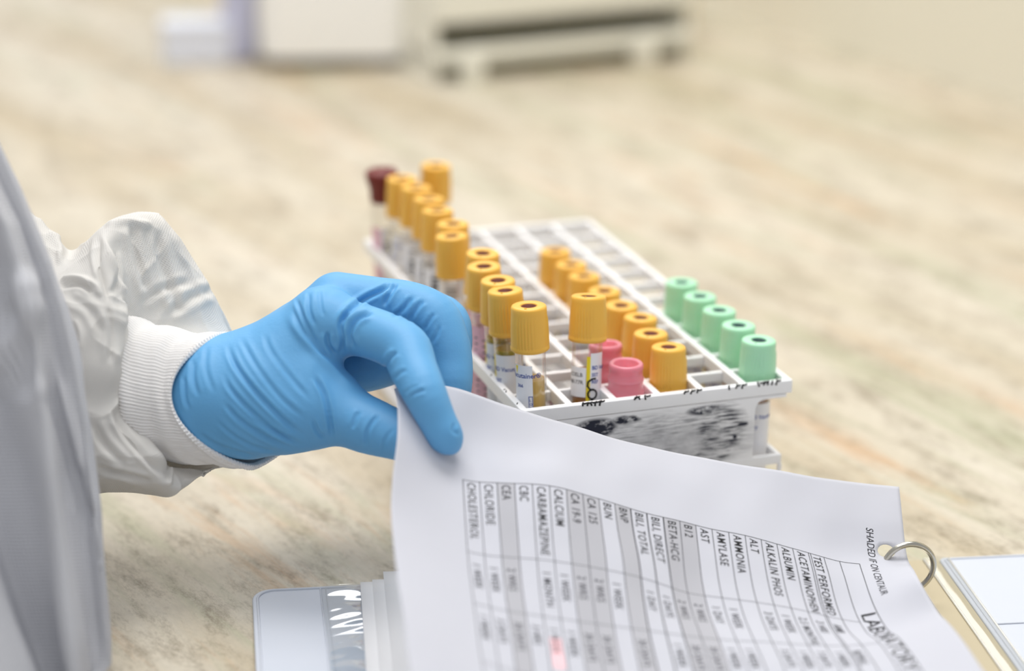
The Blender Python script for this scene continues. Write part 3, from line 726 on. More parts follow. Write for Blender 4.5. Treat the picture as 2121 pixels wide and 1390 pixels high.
def build_sheet():
    h = 1.5; nu, nv = 144, 186
    U, V = np.meshgrid(np.arange(nu+1)*h, np.arange(nv+1)*h, indexing='ij')
    U = U.copy(); V = V.copy(); R = 3.5
    dead = np.zeros((nu, nv), bool)
    for hu, hv in HOLES:
        d = np.hypot(U-hu, V-hv)
        ins = d < R-.2
        cc = ins[:-1, :-1] | ins[1:, :-1] | ins[:-1, 1:] | ins[1:, 1:]
        dead |= cc
    # move the rim of each opening on to a circle
    use = np.zeros((nu+1, nv+1), int)
    for a in (0, 1):
        for b in (0, 1): use[a:nu+a, b:nv+b] += dead
    rim = (use > 0) & (use < 4)
    for hu, hv in HOLES:
        d = np.hypot(U-hu, V-hv); m = rim & (d < R+3)
        U[m] = hu+(U[m]-hu)*R/d[m]; V[m] = hv+(V[m]-hv)*R/d[m]
    top = sheet(U, V, .0*U+.06).reshape(-1, 3); bot = sheet(U, V, .0*U-.06).reshape(-1, 3)
    n = (nu+1)*(nv+1); f = []
    alive = ~dead
    def idx(i, j): return i*(nv+1)+j
    for i in range(nu):
        for j in range(nv):
            if not alive[i, j]: continue
            a, b, c, d = idx(i, j), idx(i+1, j), idx(i+1, j+1), idx(i, j+1)
            if SGN > 0: f.append((a, b, c, d)); f.append((d+n, c+n, b+n, a+n))
            else: f.append((d, c, b, a)); f.append((a+n, b+n, c+n, d+n))
            for di, dj, p, q in ((0, -1, a, b), (1, 0, b, c), (0, 1, c, d), (-1, 0, d, a)):
                ii, jj = i+di, j+dj
                if not (0 <= ii < nu and 0 <= jj < nv) or not alive[ii, jj]:
                    f.append((q, p, p+n, q+n) if SGN > 0 else (p, q, q+n, p+n))
    c0 = sheet_raw(np.array([0.]), np.array([0.]))[0]
    o = mesh_obj('printed_sheet', np.concatenate([top, bot]), f, M_PAPER, None, True, loc=tuple(c0))
    tag(o, 'printed laboratory test list sheet lifted from the binder by the gloved hand', 'paper')
    return o, c0
SH, SH0 = build_sheet()
def sheet_child(name, vu, faces, m, off):
    vu = np.array(vu, float); p = sheet(vu[:, 0], vu[:, 1], off+0*vu[:, 0])
    o = mesh_obj(name, p, faces, m, None, False, loc=None)
    o.parent = SH; o.matrix_parent_inverse = Matrix.Translation(-Vector(SH0)*S)
    return o
class UV:
    def __init__(s): s.v = []; s.f = []
    def quad(s, u0, u1, v0, v1, st=3.0):
        nu_ = max(1, int(abs(u1-u0)/st)); nv_ = max(1, int(abs(v1-v0)/st)); b = len(s.v)
        for i in range(nu_+1):
            for j in range(nv_+1): s.v.append((u0+(u1-u0)*i/nu_, v0+(v1-v0)*j/nv_))
        for i in range(nu_):
            for j in range(nv_):
                a = b+i*(nv_+1)+j; q = (a, a+nv_+1, a+nv_+2, a+1); s.f.append(q if SGN > 0 else q[::-1])
    def text(s, txt, u, v, size, bold=0.0, squash=1.0, shear=0):
        # text reads along +v, its ascenders point towards u = 0
        vv, ff = text_mesh(txt, size, bold, spacing=1.12 if bold > 0 else 1.0, squash=squash*(.93 if bold > 0 else 1), shear=shear); b = len(s.v)
        for x, y, _ in vv: s.v.append((u-y, v+x))
        s.f += [tuple(i+b for i in q) for q in ff]
def un(n): return 19.5 if n == 24 else 27.5+(23-n)*6.8
ROWS = ['CHOLESTEROL', 'CHLORIDE', 'CEA', 'CBC', 'CARBAMAZEPINE', 'CALCIUM', 'CA 19-9', 'CA 125', 'BUN', 'BNP', 'BILI, TOTAL', 'BILI, DIRECT', 'BETA-HCG', 'B12', 'AST', 'AMYLASE', 'AMMONIA', 'ALT', 'ALKALIN PHOS', 'ALBUMIN', 'ACETAMINOPHEN', 'TEST PERFORMED']
SHADED = {2, 6, 7, 9, 12, 13}
C2 = ['1 WEEK', '1 WEEK', '2 WKS', '', '1 MONTH', '1 WEEK', '2 WKS', '2 WKS', '1 WEEK', '', '1 DAY', '1 DAYS', '2 WKS', '2 WKS', '1 DAY', '1 WEEK', '', '3 DAYS', '1 WEEK', '2.5 MONTHS', '3 HRS', 'AMB']
C3 = ['1 WEEK', '3 DAYS', '30 DAYS', '3 HRS', '1 WEEK', '1 WEEK', '30 DAYS', '30 DAYS', '', '30 DAYS', '', '1 WEEK', '30 DAYS', '30 DAYS', '1 WEEK', '1 WEEK', '', '5 DAYS', '1 WEEK', '7 DAYS', '1 WEEK', 'REFRIG']
V0, VA, VB, VC, VD = 41.0, 78.0, 107.0, 140.0, 172.0
sh = UV(); ln = UV(); tx = UV(); tx2 = UV()
for n in SHADED: sh.quad(un(n+1), un(n), V0, VD, 2.2)
for n in range(25):
    w = .5 if n in (10, 11, 12) else .28
    ln.quad(un(n)-w/2, un(n)+w/2, V0, 24+VD if n > 20 else VD, 2.5)
ln.quad(un(21)-1.1, un(21)-.8, V0, VD, 2.5)
for vv in (V0,): ln.quad(un(24), un(0), vv-.14, vv+.14, 2.0)
for vv in (VA, VB, VC, VD): ln.quad(un(23), un(0), vv-.11, vv+.11, 2.0)
for n, s_ in enumerate(ROWS):
    base = un(n)-1.9
    bold = .034 if n >= 2 else .02
    tx.text(s_, un(n)-1.75, V0+1.0, 4.9, bold, squash=.86)
    for q, vv in ((C2, VA), (C3, VB)):
        if q[n]: tx2.text(q[n], un(n)-1.75, vv+5.5, 4.6, .03, squash=.86)
th = UV(); th.text('LABORATORY', un(23)-1.6, V0+31, 8.6, .0, squash=1.15); tn = UV(); tn.text('SHADED IF ON CENTAUR', 15.4, 21.5, 4.1, .0, squash=.9, shear=.2)
s0 = sheet_child('grey_row_shading', sh.v, sh.f, M_SHADE, .10)
s0['label'] = 'grey shaded rows of the printed table'
sheet_child('table_lines', ln.v, ln.f, M_INK2, .125)
sheet_child('printed_text', tx.v, tx.f, M_INK, .15)
sheet_child('page_heading', th.v, th.f, M_INK, .15); sheet_child('margin_note', tn.v, tn.f, M_INK2, .15)
sheet_child('printed_times', tx2.v, tx2.f, M_INK2, .15)
hl = UV(); hl.quad(un(5)+1, un(4)-1.2, 118, 134); q = sheet_child('highlighter_mark', hl.v, hl.f, M_PINKINK, .11); q['label'] = 'pale pink highlighter mark on the sheet'
# ------------------------------------------------------------------ the gloved hand: one continuous surface from a distance field
def surface_nets(F, origin, h):
    nx, ny, nz = F.shape; s = F < 0
    c = np.zeros((nx-1, ny-1, nz-1), np.int16)
    cr = [(a, b, d) for a in (0, 1) for b in (0, 1) for d in (0, 1)]
    for a, b, d in cr: c += s[a:nx-1+a, b:ny-1+b, d:nz-1+d]
    act = (c > 0) & (c < 8); I = np.argwhere(act); m = len(I)
    vid = -np.ones(act.shape, np.int64); vid[act] = np.arange(m)
    acc = np.zeros((m, 3)); cnt = np.zeros(m)
    for p in cr:
        for ax in range(3):
            if p[ax] == 1: continue
            q = list(p); q[ax] = 1
            f0 = F[I[:, 0]+p[0], I[:, 1]+p[1], I[:, 2]+p[2]]; f1 = F[I[:, 0]+q[0], I[:, 1]+q[1], I[:, 2]+q[2]]
            k = (f0 < 0) != (f1 < 0); t = np.where(k, f0/(f0-f1+1e-12), 0)
            pos = np.tile(np.array(p, float), (m, 1)); pos[:, ax] += t
            acc[k] += pos[k]; cnt[k] += 1
    V = (I+acc/cnt[:, None])*h+origin
    faces = []
    for ax in range(3):
        sl0 = [slice(None)]*3; sl1 = [slice(None)]*3; sl0[ax] = slice(0, -1); sl1[ax] = slice(1, None)
        e = s[tuple(sl0)] != s[tuple(sl1)]; E = np.argwhere(e)
        b, d = (ax+1) % 3, (ax+2) % 3
        ok = (E[:, b] > 0) & (E[:, d] > 0) & (E[:, b] < F.shape[b]-1) & (E[:, d] < F.shape[d]-1); E = E[ok]
        def g(db, dd):
            Q = E.copy(); Q[:, b] -= db; Q[:, d] -= dd; return vid[Q[:, 0], Q[:, 1], Q[:, 2]]
        q = np.stack([g(1, 1), g(0, 1), g(0, 0), g(1, 0)], 1)
        ins = s[E[:, 0], E[:, 1], E[:, 2]]
        q[~ins] = q[~ins][:, ::-1]
        faces.append(q[(q >= 0).all(1)])
    return V, np.concatenate(faces)
def vnormals(V, Fq):
    n = np.cross(V[Fq[:, 2]]-V[Fq[:, 0]], V[Fq[:, 3]]-V[Fq[:, 1]]); vn = np.zeros_like(V)
    for i in range(4): np.add.at(vn, Fq[:, i], n)
    return vn/(np.linalg.norm(vn, axis=1, keepdims=True)+1e-12)
def smooth_v(V, Fq, it, lam=.5):
    for _ in range(it):
        acc = np.zeros_like(V); c = np.zeros(len(V))
        for a, b in ((0, 1), (1, 2), (2, 3), (3, 0)):
            np.add.at(acc, Fq[:, a], V[Fq[:, b]]); np.add.at(acc, Fq[:, b], V[Fq[:, a]]); np.add.at(c, Fq[:, a], 1); np.add.at(c, Fq[:, b], 1)
        V = V+(acc/c[:, None]-V)*lam
    return V
def P3(t): return at(*t[:3])
def capsule(X, a, b, ra, rb):
    ab = b-a; t = np.clip(((X-a)@ab)/(ab@ab+1e-9), 0, 1)
    return np.linalg.norm(X-a-t[:, None]*ab, axis=1)-(ra+(rb-ra)*t)
def smin(a, b, k):
    h = np.maximum(k-np.abs(a-b), 0)/k
    return np.minimum(a, b)-h*h*k*.25
def seg_dist(P, line):
    best = np.full(len(P), 1e9); tt = np.zeros(len(P)); L = 0
    ls = [np.hypot(*(np.array(line[i+1])-line[i])) for i in range(len(line)-1)]; tot = sum(ls)
    for i in range(len(line)-1):
        a = np.array(line[i], float); b = np.array(line[i+1], float); ab = b-a
        t = np.clip(((P-a)@ab)/(ab@ab), 0, 1); d = np.linalg.norm(P-a-t[:, None]*ab, axis=1)
        m = d < best; best[m] = d[m]; tt[m] = (L+t[m]*ls[i])/tot; L += ls[i]
    return best, tt
def spline(line, n=6):
    p = [np.array(q, float) for q in line]; p = [2*p[0]-p[1]]+p+[2*p[-1]-p[-2]]; out = []
    for i in range(1, len(p)-2):
        for k in range(n):
            t = k/n; out.append(.5*((2*p[i])+(-p[i-1]+p[i+1])*t+(2*p[i-1]-5*p[i]+4*p[i+1]-p[i+2])*t*t+(-p[i-1]+3*p[i]-3*p[i+1]+p[i+2])*t**3))
    out.append(p[-2]); return out
def sculpt(V, Nn, strokes, both=False):
    px = pr(V); view = CAM-V; view /= np.linalg.norm(view, axis=1, keepdims=True); fc = (Nn*view).sum(1)
    depth = (V-CAM)@FW; disp = np.zeros(len(V))
    for st in strokes:
        line, w, amp = st[:3]; mode = st[3] if len(st) > 3 else 'g'; dr = st[4] if len(st) > 4 else (0, 9999)
        line = spline(line); L = np.array(line)
        lo = L.min(0)-w*5; hi = L.max(0)+w*5
        m = np.where((px > lo).all(1) & (px < hi).all(1) & ((fc > -.15) | both) & (depth > dr[0]) & (depth < dr[1]))[0]
        if not len(m): continue
        d, t = seg_dist(px[m], line); env = np.clip(np.minimum(t, 1-t)*5, 0, 1); env = env*env*(3-2*env)
        if mode == 'g': pf = -np.exp(-(d/w)**2)+.55*np.exp(-((d-1.9*w)/w)**2)
        else: pf = np.exp(-(d/w)**2)
        disp[m] += amp*pf*env*np.clip(fc[m]*3+.5, 0, 1)
    return V+Nn*disp[:, None]

def catm(P, n, closed=False):
    P = np.asarray(P, float); m = len(P)
    if closed: E = np.concatenate([P[-1:], P, P[:2]])
    else: E = np.concatenate([2*P[:1]-P[1:2], P, 2*P[-1:]-P[-2:-1]])
    segs = m if closed else m-1; out = []
    for k in range(n):
        s_ = k/n*segs if closed else k/(n-1)*segs; i = min(int(s_), segs-1); t = s_-i
        p0, p1, p2, p3 = E[i], E[i+1], E[i+2], E[i+3]
        out.append(.5*((2*p1)+(-p0+p2)*t+(2*p0-5*p1+4*p2-p3)*t*t+(-p0+3*p1-3*p2+p3)*t**3))
    return np.array(out)
def build_hand():
    D = 878.
    # (px, py, depth offset, radius mm)
    chains = {
     'palm': (9, [
        [(340, 805, 6, 17), (430, 795, 6, 18.8), (520, 775, 4, 17.5), (600, 725, 2, 15.5), (665, 668, 0, 13.6)],
        [(340, 845, 6, 17), (430, 853, 4, 18.7), (520, 858, 0, 17.5), (590, 850, -3, 16), (640, 848, -4, 15)],
        [(520, 775, 14, 16), (620, 700, 18, 14), (695, 633, 20, 13)],
        [(520, 790, 24, 15), (640, 700, 34, 13), (735, 645, 40, 12)],
        [(520, 820, 32, 14), (640, 740, 46, 12), (735, 680, 54, 11)],
        [(480, 820, 0, 19), (560, 800, -2, 17.5), (640, 790, -3, 13.5), (690, 815, -3, 9.5)],
        [(560, 860, 20, 14), (660, 800, 34, 12), (700, 740, 42, 11)],
     ]),
     'thumb': (8, [[(600, 850, -3, 15), (690, 855, -5, 12.2), (760, 880, -10, 11.5), (822, 902, -16, 9.8), (862, 915, -20, 9.1), (895, 924, -19, 7.2)]]),
     'index': (5, [[(672, 668, 0, 13), (740, 682, -6, 10.8), (789, 697, -12, 10.3), (838, 722, -18, 10.2), (857, 765, -26, 9.4), (880, 815, -34, 8.5), (905, 869, -34.5, 7.4), (922, 902, -34, 7.0), (932, 917, -32.5, 4.9)]]),
     'middle': (4, [[(700, 625, 18, 12.3), (780, 628, 17, 10.8), (850, 636, 14, 10.4), (900, 660, 11, 10.3), (922, 705, 9, 9.7), (932, 750, 8, 9.3), (934, 800, 6, 8.6), (928, 850, 8, 7.6)]]),
     'ring': (3, [[(740, 640, 38, 11.5), (830, 640, 36, 10.2), (915, 660, 30, 9.9), (932, 700, 26, 9.4), (930, 760, 24, 8.4)]]),
     'little': (3, [[(735, 672, 52, 10.5), (800, 690, 50, 9), (845, 725, 44, 9), (815, 752, 36, 8.6), (760, 768, 26, 8.8), (722, 772, 24, 8.4)]]),
    }
    def dense(name, c):
        if name == 'palm': return [(at(a, b, D+o), r) for a, b, o, r in c]
        q = catm(c, (len(c)-1)*4+1); return [(at(a, b, D+o), r) for a, b, o, r in q]
    h = .75; ext = []
    for k, (kk, cs) in chains.items():
        for c in cs:
            for px_, py_, o, r in c: p = at(px_, py_, D+o); ext += [p-r-3, p+r+3]
    lo = np.min(ext, 0); hi = np.max(ext, 0); n = np.ceil((hi-lo)/h).astype(int)+1
    gx, gy, gz = [lo[i]+np.arange(n[i])*h for i in range(3)]
    F = np.empty(tuple(n), np.float64)
    for i in range(n[0]):
        Y, Z = np.meshgrid(gy, gz, indexing='ij'); X = np.stack([np.full(Y.size, gx[i]), Y.ravel(), Z.ravel()], 1)
        res = {}
        for name, (k, cs) in chains.items():
            f = None
            for c in cs:
                pts = dense(name, c); g = None
                for q in range(len(pts)-1):
                    if gx[i] < min(pts[q][0][0], pts[q+1][0][0])-28 or gx[i] > max(pts[q][0][0], pts[q+1][0][0])+28: continue
                    dd = capsule(X, pts[q][0], pts[q+1][0], pts[q][1], pts[q+1][1]); g = dd if g is None else (smin(g, dd, 3.0) if name == 'palm' else np.minimum(g, dd))
                if g is None: continue
                f = g if f is None else smin(f, g, k)
            res[name] = f if f is not None else np.full(len(X), 50.)
        f = res['palm']
        f = smin(f, res['thumb'], 8)
        for nm, k in (('index', 6), ('middle', 5), ('ring', 5), ('little', 4)): f = smin(f, res[nm], k) if nm == 'index' else smin(f, res[nm], 1.6)
        F[i] = f.reshape(Y.shape)
    V, Q = surface_nets(F, lo, h)
    V = smooth_v(V, Q, 3, .5)
    c = lambda *a: [(x/2.896+340, y/2.896+520) for x, y in a]
    G = [
      (c((380, 540), (400, 620), (450, 720), (560, 860), (700, 1000), (850, 1120)), 5, 1.0),
      (c((350, 720), (400, 830), (520, 960), (680, 1090), (850, 1170)), 4.5, .8),
      (c((350, 900), (450, 1010), (600, 1110), (760, 1180)), 4.5, .8),
      (c((200, 1090), (350, 1180), (560, 1235)), 4, .6),
      (c((450, 500), (480, 560), (560, 700), (700, 880), (860, 1020)), 5, .55),
      (c((600, 480), (640, 600), (760, 760), (880, 900)), 5, .5),
      (c((900, 740), (960, 860), (985, 960), (1000, 1050), (1010, 1130)), 4.5, 1.3),
      (c((735, 350), (790, 470), (890, 590), (1000, 700), (1090, 790), (1180, 850)), 8, 1.1, 'r'),
      (c((765, 330), (830, 470), (930, 590), (1010, 670)), 4, -.9, 'r'),
      (c((790, 270), (830, 390), (890, 510), (930, 570)), 4, .8),
      (c((870, 240), (870, 350), (905, 450)), 4, .8),
      (c((930, 220), (940, 330), (960, 400)), 4, .5),
      (c((980, 480), (985, 560), (1030, 625)), 4.5, 1.5),
      (c((1060, 630), (1075, 530), (1060, 440), (1110, 350)), 5, 1.4),
      (c((1140, 590), (1115, 500), (1160, 410), (1260, 365)), 5, 1.6),
      (c((1050, 445), (1110, 360), (1200, 290), (1300, 240), (1380, 195)), 5, 1.6),
      (c((1315, 335), (1345, 270), (1400, 190)), 4.5, 1.3),
      (c((1335, 700), (1345, 655), (1395, 600)), 4.5, 1.0), (c((1370, 770), (1420, 730), (1460, 715)), 4, .5),
      (c((1465, 890), (1495, 855), (1570, 830)), 4, .8), (c((1440, 860), (1480, 830), (1540, 805)), 3.5, .4),
      (c((1370, 400), (1440, 340), (1490, 270)), 4.5, .9), (c((1460, 430), (1510, 350), (1560, 290)), 4.5, .8), (c((1550, 480), (1590, 420), (1620, 370)), 4, .6),
      (c((1600, 560), (1640, 490), (1650, 440)), 4, .5),
      (c((890, 1010), (920, 1080), (965, 1130)), 4, .8), (c((1130, 1070), (1150, 1000), (1175, 960)), 4.5, .6), (c((1210, 1180), (1225, 1070), (1290, 975)), 4, .7),
      (c((1300, 1230), (1330, 1130), (1380, 1060)), 4, .4),
      (c((120, 740), (125, 870), (150, 960)), 4, .6), (c((180, 640), (175, 760), (205, 880)), 5, .6), (c((260, 560), (250, 700), (300, 860)), 5, .4),
      (c((1740, 1030), (1735, 1080), (1770, 1100)), 4, .6),
      (c((300, 1010), (420, 1110), (560, 1180), (700, 1205)), 3.5, .5), (c((520, 1000), (640, 1070), (780, 1130)), 3.5, .5),
    ]
    V = sculpt(V, vnormals(V, Q), G)
    V = smooth_v(V, Q, 1, .35)
    return V, Q
person = empty('person', (-330, -60, -900), 'person in white protective gown and blue glove, turning a sheet with the left hand', 'person')
PO = Vector((-330, -60, -900))*S
def body(o): o.parent = person; o.matrix_parent_inverse = Matrix.Translation(-PO); return o
HV, HQ = build_hand()
hand = body(mesh_obj('gloved_hand', HV, [tuple(int(i) for i in q) for q in HQ], M_GLOVE))

# ------------------------------------------------------------------ lofts for cuff, sleeve and gown
def grid_faces(a, b, wrap=False):
    f = []
    for i in range(a-1):
        for j in range(b if wrap else b-1):
            j2 = (j+1) % b; f.append((i*b+j, i*b+j2, (i+1)*b+j2, (i+1)*b+j))
    return f
def add_uv(o, uv):
    l = o.data.uv_layers.new(name='UVMap'); idx = np.zeros(len(o.data.loops), int); o.data.loops.foreach_get('vertex_index', idx)
    l.data.foreach_set('uv', np.asarray(uv, float)[idx].ravel())
def noise3(p, s_, seed=0):
    x = p*s_+seed
    return (np.sin(x[..., 0]*1.7+1.3*np.sin(x[..., 1]*1.1+seed))+np.sin(x[..., 1]*1.9+1.7*np.sin(x[..., 2]*1.3))+np.sin(x[..., 2]*2.1+1.1*np.sin(x[..., 0]*1.5)))/3

# knitted cuff: rings from the arm out to the rolled rim around the glove
def cuff():
    # each ring: centre px, py, depth; half height mm; half depth mm; near-side shift to the left (mm)
    R_ = [(225, 785, 893, 27, 25, 4), (262, 795, 893, 29, 26, 6), (300, 806, 893, 28.5, 25, 9), (345, 815, 893, 27.5, 24.5, 12), (395, 823, 893, 26.8, 24, 15), (440, 828, 893, 26.6, 23.8, 17.5),
          (480, 830, 893, 27.2, 24.2, 22), (492, 830.5, 893, 27.6, 24.6, 23.4), (499, 831, 893, 27.1, 24.2, 24.2), (500, 831, 893, 26.0, 23.2, 24.4), (490, 831, 893, 25.4, 22.6, 24)]
    R_ = catm(R_, 90); n = 520; V = []
    for k, r in enumerate(R_):
        s_ = k/89; c = at(r[0], r[1], r[2]-9)
        for i in range(n):
            a = 2*pi*i/n; near = sin(a)
            rib = .42*cos(a*120)*(1 if s_ < .72 else .7)
            bun = (.75*sin(s_*34+2.2*sin(a*2+1))+.5*sin(s_*61+3*sin(a*3)))*(1-s_)**.8*(1 if s_ < .8 else 0)
            hh = r[3]+rib+bun; dd = r[4]+rib+bun; cx = -5.8*cos(a)*min(1, s_*1.4)
            V.append(c+UP*(hh*cos(a))-FW*(dd*near)-RT*(r[5]*max(near, -.6)*(.35+.65*(abs(near))))+RT*cx)
    o = body(mesh_obj('knit_cuff', V, [q[::-1] for q in grid_faces(90, n, True)], M_KNIT)); return o
cuff()

def sleeve():
    prof = {
      'top': [(20, 440, 925), (68, 448, 915), (120, 500, 905), (150, 528, 900), (212, 472, 896), (287, 446, 898), (347, 468, 904), (399, 540, 912), (447, 620, 916), (474, 692, 918)],
      'topnear': [(20, 580, 880), (70, 570, 878), (122, 582, 874), (165, 560, 872), (210, 520, 874), (252, 520, 884), (310, 560, 893), (372, 610, 900), (425, 660, 905), (470, 700, 906)],
      'near1': [(20, 680, 864), (80, 665, 863), (140, 655, 862), (190, 632, 862), (228, 610, 865), (246, 628, 872), (254, 650, 882), (285, 672, 890), (320, 690, 893), (345, 705, 893)],
      'near': [(20, 770, 860), (80, 762, 859), (140, 755, 858), (195, 752, 858), (238, 755, 860), (251, 760, 865), (253, 768, 872), (252, 775, 878), (250, 780, 880), (248, 784, 881)],
      'near2': [(20, 880, 862), (80, 872, 861), (140, 868, 860), (190, 855, 861), (226, 842, 863), (241, 836, 867), (246, 838, 873), (248, 842, 878), (250, 846, 880), (250, 850, 882)],
      'botnear': [(20, 980, 866), (90, 972, 864), (150, 968, 863), (200, 962, 863), (250, 945, 864), (285, 925, 867), (305, 920, 871), (318, 922, 876), (326, 926, 880), (332, 930, 883)],
      'bottom': [(20, 1030, 885), (100, 1020, 880), (170, 1008, 876), (212, 1004, 873), (271, 1002, 871), (330, 1008, 872), (352, 1004, 874), (352, 992, 877), (350, 980, 880), (350, 968, 884)],
      'botfar': [(20, 1000, 915), (100, 1005, 912), (170, 1000, 908), (230, 1000, 902), (300, 1000, 898), (360, 1002, 894), (400, 985, 894), (430, 968, 896), (455, 962, 900), (480, 956, 905)],
      'far': [(20, 780, 945), (100, 780, 943), (170, 780, 940), (240, 780, 938), (300, 790, 935), (350, 800, 930), (400, 810, 926), (440, 815, 922), (470, 820, 920), (490, 825, 920)],
      'topfar': [(20, 520, 945), (80, 520, 940), (130, 545, 935), (170, 540, 932), (220, 500, 930), (290, 480, 930), (350, 510, 930), (400, 570, 930), (450, 650, 928), (485, 720, 925)],
    }
    keys = list(prof); NS, NT = 230, 420
    C = np.array([catm(prof[k], NS) for k in keys])           # keys x NS x 3 (px,py,depth)
    rows = []
    for s_ in range(NS):
        rows.append(catm(C[:, s_], NT, closed=True))
    A = np.array(rows).reshape(-1, 3)
    V = np.array([at(q[0], q[1], q[2]-7) for q in A])
    F = np.array(grid_faces(NS, NT, True)); 
    n = vnormals(V, F)
    cen = V.reshape(NS, NT, 3).mean(1, keepdims=True); 
    if ((V.reshape(NS, NT, 3)-cen)*n.reshape(NS, NT, 3)).sum() < 0: F = F[:, ::-1]; n = -n
    # soft crumples of the stiff cloth, sharp crested
    w1 = 1-np.abs(noise3(V, .055, 2.)); w2 = 1-np.abs(noise3(V, .11, 5.)); 
    V = V+n*(1.6*(w1**3-.4)+.8*(w2**4-.3))[:, None]
    n = vnormals(V, F)
    c = lambda *a: [(x/1.2518, y/1.2523+280) for x, y in a]
    G = [
      (c((150, 380), (200, 372), (240, 385), (262, 420)), 6, 2.0, 'r'), (c((150, 395), (205, 388), (245, 410)), 5, 1.2),
      (c((265, 245), (280, 320), (300, 380), (313, 420), (315, 520), (313, 600)), 6, 2.6, 'r', (0, 885)),
      (c((262, 260), (255, 320), (275, 400), (285, 440)), 6, 1.4), (c((280, 430), (290, 520), (285, 600)), 7, 1.0),
      (c((268, 240), (330, 225), (400, 235)), 7, 2.0, 'r'), (c((290, 300), (300, 360), (290, 420)), 6, 1.5),
      (c((345, 220), (350, 290), (385, 420)), 8, 1.4), (c((410, 240), (420, 330), (470, 470)), 9, 1.6), (c((440, 240), (480, 330), (540, 440)), 7, 1.2, 'r'),
      (c((430, 470), (500, 420), (560, 400)), 9, 1.3), (c((360, 440), (420, 400), (500, 380)), 8, 1.0),
      (c((300, 680), (330, 730), (380, 800), (440, 870)), 7, 2.2, 'r', (0, 884)), (c((290, 700), (320, 770), (370, 830), (430, 890)), 6, 1.3),
      (c((435, 912), (442, 880), (440, 860)), 5, 1.6, 'r'), (c((245, 860), (320, 880), (400, 900)), 6, 1.2), (c((240, 740), (270, 800), (330, 860)), 8, 1.2),
      (c((180, 480), (195, 520), (190, 560)), 6, 1.2), (c((120, 250), (150, 290), (155, 340)), 7, 2.0, 'r'), (c((85, 215), (130, 240), (160, 280)), 7, 1.4, 'r'),
      (c((170, 420), (230, 450), (270, 520)), 8, .9),
    ]
    V = sculpt(V, n, G)
    o = body(mesh_obj('gown_sleeve', V, [tuple(int(i) for i in q) for q in F], M_SLEEVE))
    uv = np.array([(s_*.55, t_*.75) for s_ in range(NS) for t_ in range(NT)]); add_uv(o, uv)
    m = o.modifiers.new('thick', 'SOLIDIFY'); m.thickness = .0004; m.offset = -1
    return o
sleeve()

def gown():
    # rows by picture height; columns go from the far side round the silhouette to the near side
    def X0(y): return np.interp(y, [100, 200, 296, 384, 472, 544, 640, 760, 887, 983, 1079, 1198, 1390, 1600], [-70, -34, 0, 40, 74, 104, 136, 166, 188, 200, 211, 224, 240, 250])
    def X1(y): return np.interp(y, [100, 296, 400, 464, 560, 655, 799, 959, 1118, 1390, 1600], [-110, -62, -8, 28, 58, 78, 96, 120, 141, 176, 195])
    def X2(y): return np.interp(y, [100, 700, 1000, 1200, 1390, 1600], [-260, -190, -60, 0, 66, 130])
    ys = np.linspace(-900, 2500, 340); rows = []
    for y in ys:
        x0, x1, x2 = X0(y), X1(y), X2(y); g = (x0-x1)
        dd = 0
        pts = [(x0-420, y, 1060), (x0-260, y, 1000), (x0-140, y, 930), (x0-52, y, 872), (x0-14, y, 840), (x0, y, 822), (x0-6, y, 808), (x0-g*.35, y, 806), (x0-g*.72, y, 806), (x1+4, y, 798), (x1-2, y, 786), (x1-26, y, 780),
               (x1*.55+x2*.45, y, 802), (x2+16, y, 806), (x2, y, 784), (x2-40, y, 778), (x2-160, y, 770), (x2-330, y, 775), (x2-500, y, 800), (x2-640, y, 880), (x2-640, y, 980), (x0-520, y, 1060)]
        rows.append(catm(pts, 300, closed=True))
    A = np.array(rows); 
    V = np.array([at(*q) for q in A.reshape(-1, 3)]); F = np.array(grid_faces(340, 300, True)); n = vnormals(V, F)
    cen = V.reshape(340, 300, 3).mean(1, keepdims=True)
    if ((V.reshape(340, 300, 3)-cen)*n.reshape(340, 300, 3)).sum() < 0: F = F[:, ::-1]; n = -n
    V = V+n*(1.8*noise3(V*np.array([1, 1, .35]), .05, 1.)+1.0*noise3(V*np.array([1, 1, .5]), .1, 4.))[:, None]
    n = vnormals(V, F)
    c = lambda *a: [(x/1.2518, y/1.2523+280) for x, y in a]
    G = [(c((60, 330), (70, 450), (20, 560), (-20, 640)), 22, 4, 'r'), (c((100, 560), (140, 700), (190, 860), (240, 1050)), 12, 2.0), (c((150, 620), (190, 760), (220, 900)), 10, 1.6, 'r'),
         (c((30, 420), (60, 560), (60, 700)), 24, 3.5), (c((200, 900), (230, 1100), (260, 1390)), 12, 1.4)]
    V = sculpt(V, n, G)
    bdist = (V-B0)@WN; low = np.clip((16-V[:, 2])/6, 0, 1); over = np.maximum(bdist-(EDGE_B-3), 0)   # the cloth hangs down outside the worktop's edge
    V = V-WN*(over*low)[:, None]
    o = body(mesh_obj('gown', V, [tuple(int(i) for i in q) for q in F], M_GOWN))
    uv = np.array([(i*1.75, j*.9) for i in range(340) for j in range(300)]); add_uv(o, uv)
gown()

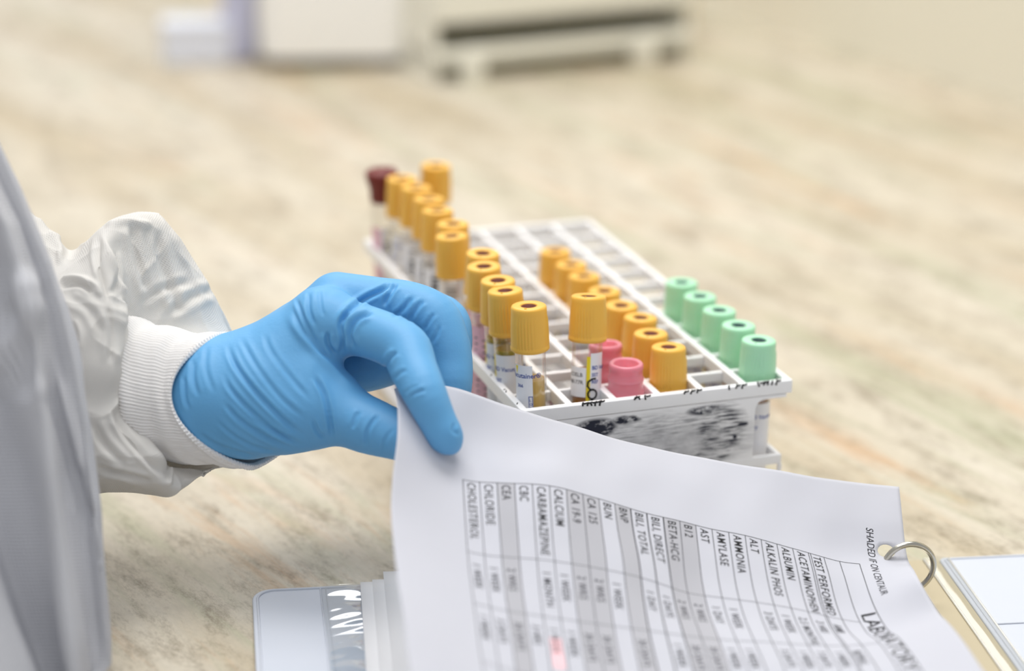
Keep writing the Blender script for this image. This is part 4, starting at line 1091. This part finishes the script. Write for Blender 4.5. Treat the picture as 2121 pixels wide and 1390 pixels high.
# ------------------------------------------------------------------ things far back on the worktop
def rbox(name, x0, x1, y0, y1, z0, z1, r, m, par, rot=0, c=(0, 0)):
    mb = MB(); o = []
    for cx, cy, a in ((x0+r, y0+r, pi), (x1-r, y0+r, 1.5*pi), (x1-r, y1-r, 0), (x0+r, y1-r, .5*pi)):
        for i in range(7): o.append((cx+r*cos(a+.5*pi*i/6), cy+r*sin(a+.5*pi*i/6)))
    cr2, sr2 = cos(rot), sin(rot); n = len(o)
    w = [(c[0]+x*cr2-y*sr2, c[1]+x*sr2+y*cr2) for x, y in o]
    mb.add([(x, y, z0) for x, y in w]+[(x, y, z1) for x, y in w], [tuple(range(n))[::-1], tuple(range(n, 2*n))]+[(i, (i+1) % n, (i+1) % n+n, i+n) for i in range(n)])
    return mb.obj(name, m, par, bevel=2 if z1-z0 > 10 else .8)
bs = empty('bench_stand', (222, 835, 0), 'off-white slotted bench stand far back on the worktop, right of the white machine', 'stand')
bs.rotation_euler = (0, 0, .11)
M_OLIVE_SHADE = mat('olive_shade_board', lin(120, 116, 84), .7)  # dark olive puts the shade of the stand's openings into the colour
rbox('top_panel', 0, 236, 0, 110, 47, 92, 5, M_CREAM, bs)
rbox('shelf', 0, 236, 0, 110, 14, 26, 3, M_CREAM, bs)
rbox('back_panel', 4, 232, 100, 108, 0, 47, 1, M_OLIVE_SHADE, bs)
rbox('side_panel', 0, 5, 4, 108, 0, 47, 1, M_CREAM, bs); rbox('side_panel', 231, 236, 4, 108, 0, 47, 1, M_CREAM, bs)
rbox('slot_shade', 8, 228, 22, 99, 26, 29, 1, M_OLIVE_SHADE, bs)  # added dark sheet, stands in for the shade inside the slot
rbox('gap_shade', 8, 228, 14, 99, 1, 12, 1, M_OLIVE_SHADE, bs)  # added dark filler, stands in for the shade below the shelf
for x in (22, 178): rbox('leg', x, x+17, -12, 4, 0, 27, 2, M_CREAM, bs)

mc = empty('laboratory_machine', (172, 962, 0), 'large white machine with rounded casing standing far back at top centre', 'machine')
ra = radians(-12)
rbox('casing', -62, 60, -60, 70, 9, 230, 16, M_MACHINE, mc, ra)
rbox('foot', -54, 54, -48, 60, 0, 9, 10, M_DARKGREY, mc, ra)
rbox('side_panel', -92, -64, -30, 66, 2, 210, 8, M_LAV, mc, ra)
mb = MB(); mb.box(-45, 40, -60.8, -60, 120, 190); 
so = mb.obj('panel_door', M_CREAM, mc, bevel=.3); so.rotation_euler = (0, 0, ra)
bx = empty('small_box', (58, 967, 0), 'small white box at the left of the far white machine', 'box')
rbox('carton', -28, 28, -16, 16, 0, 30, 4, mat('bluish_white_card', lin(228, 232, 244), .5), bx, ra)
rbox('lid', -29, 29, -17, 17, 30, 34, 4, mat('bluish_white_lid', lin(232, 236, 246), .5), bx, ra)
cb = empty('cardboard_box', (486, 960, 0), 'brown cardboard box behind the right end of the far bench stand', 'box')
rbox('carton', -9, 9, -20, 20, 0, 95, 1, mat('brown_cardboard', lin(196, 160, 112), .7), cb, ra)
rbox('flap', -9.5, 9.5, -20.5, 0, 95, 96, 1, mat('brown_flap', lin(204, 160, 110), .7), cb, ra)
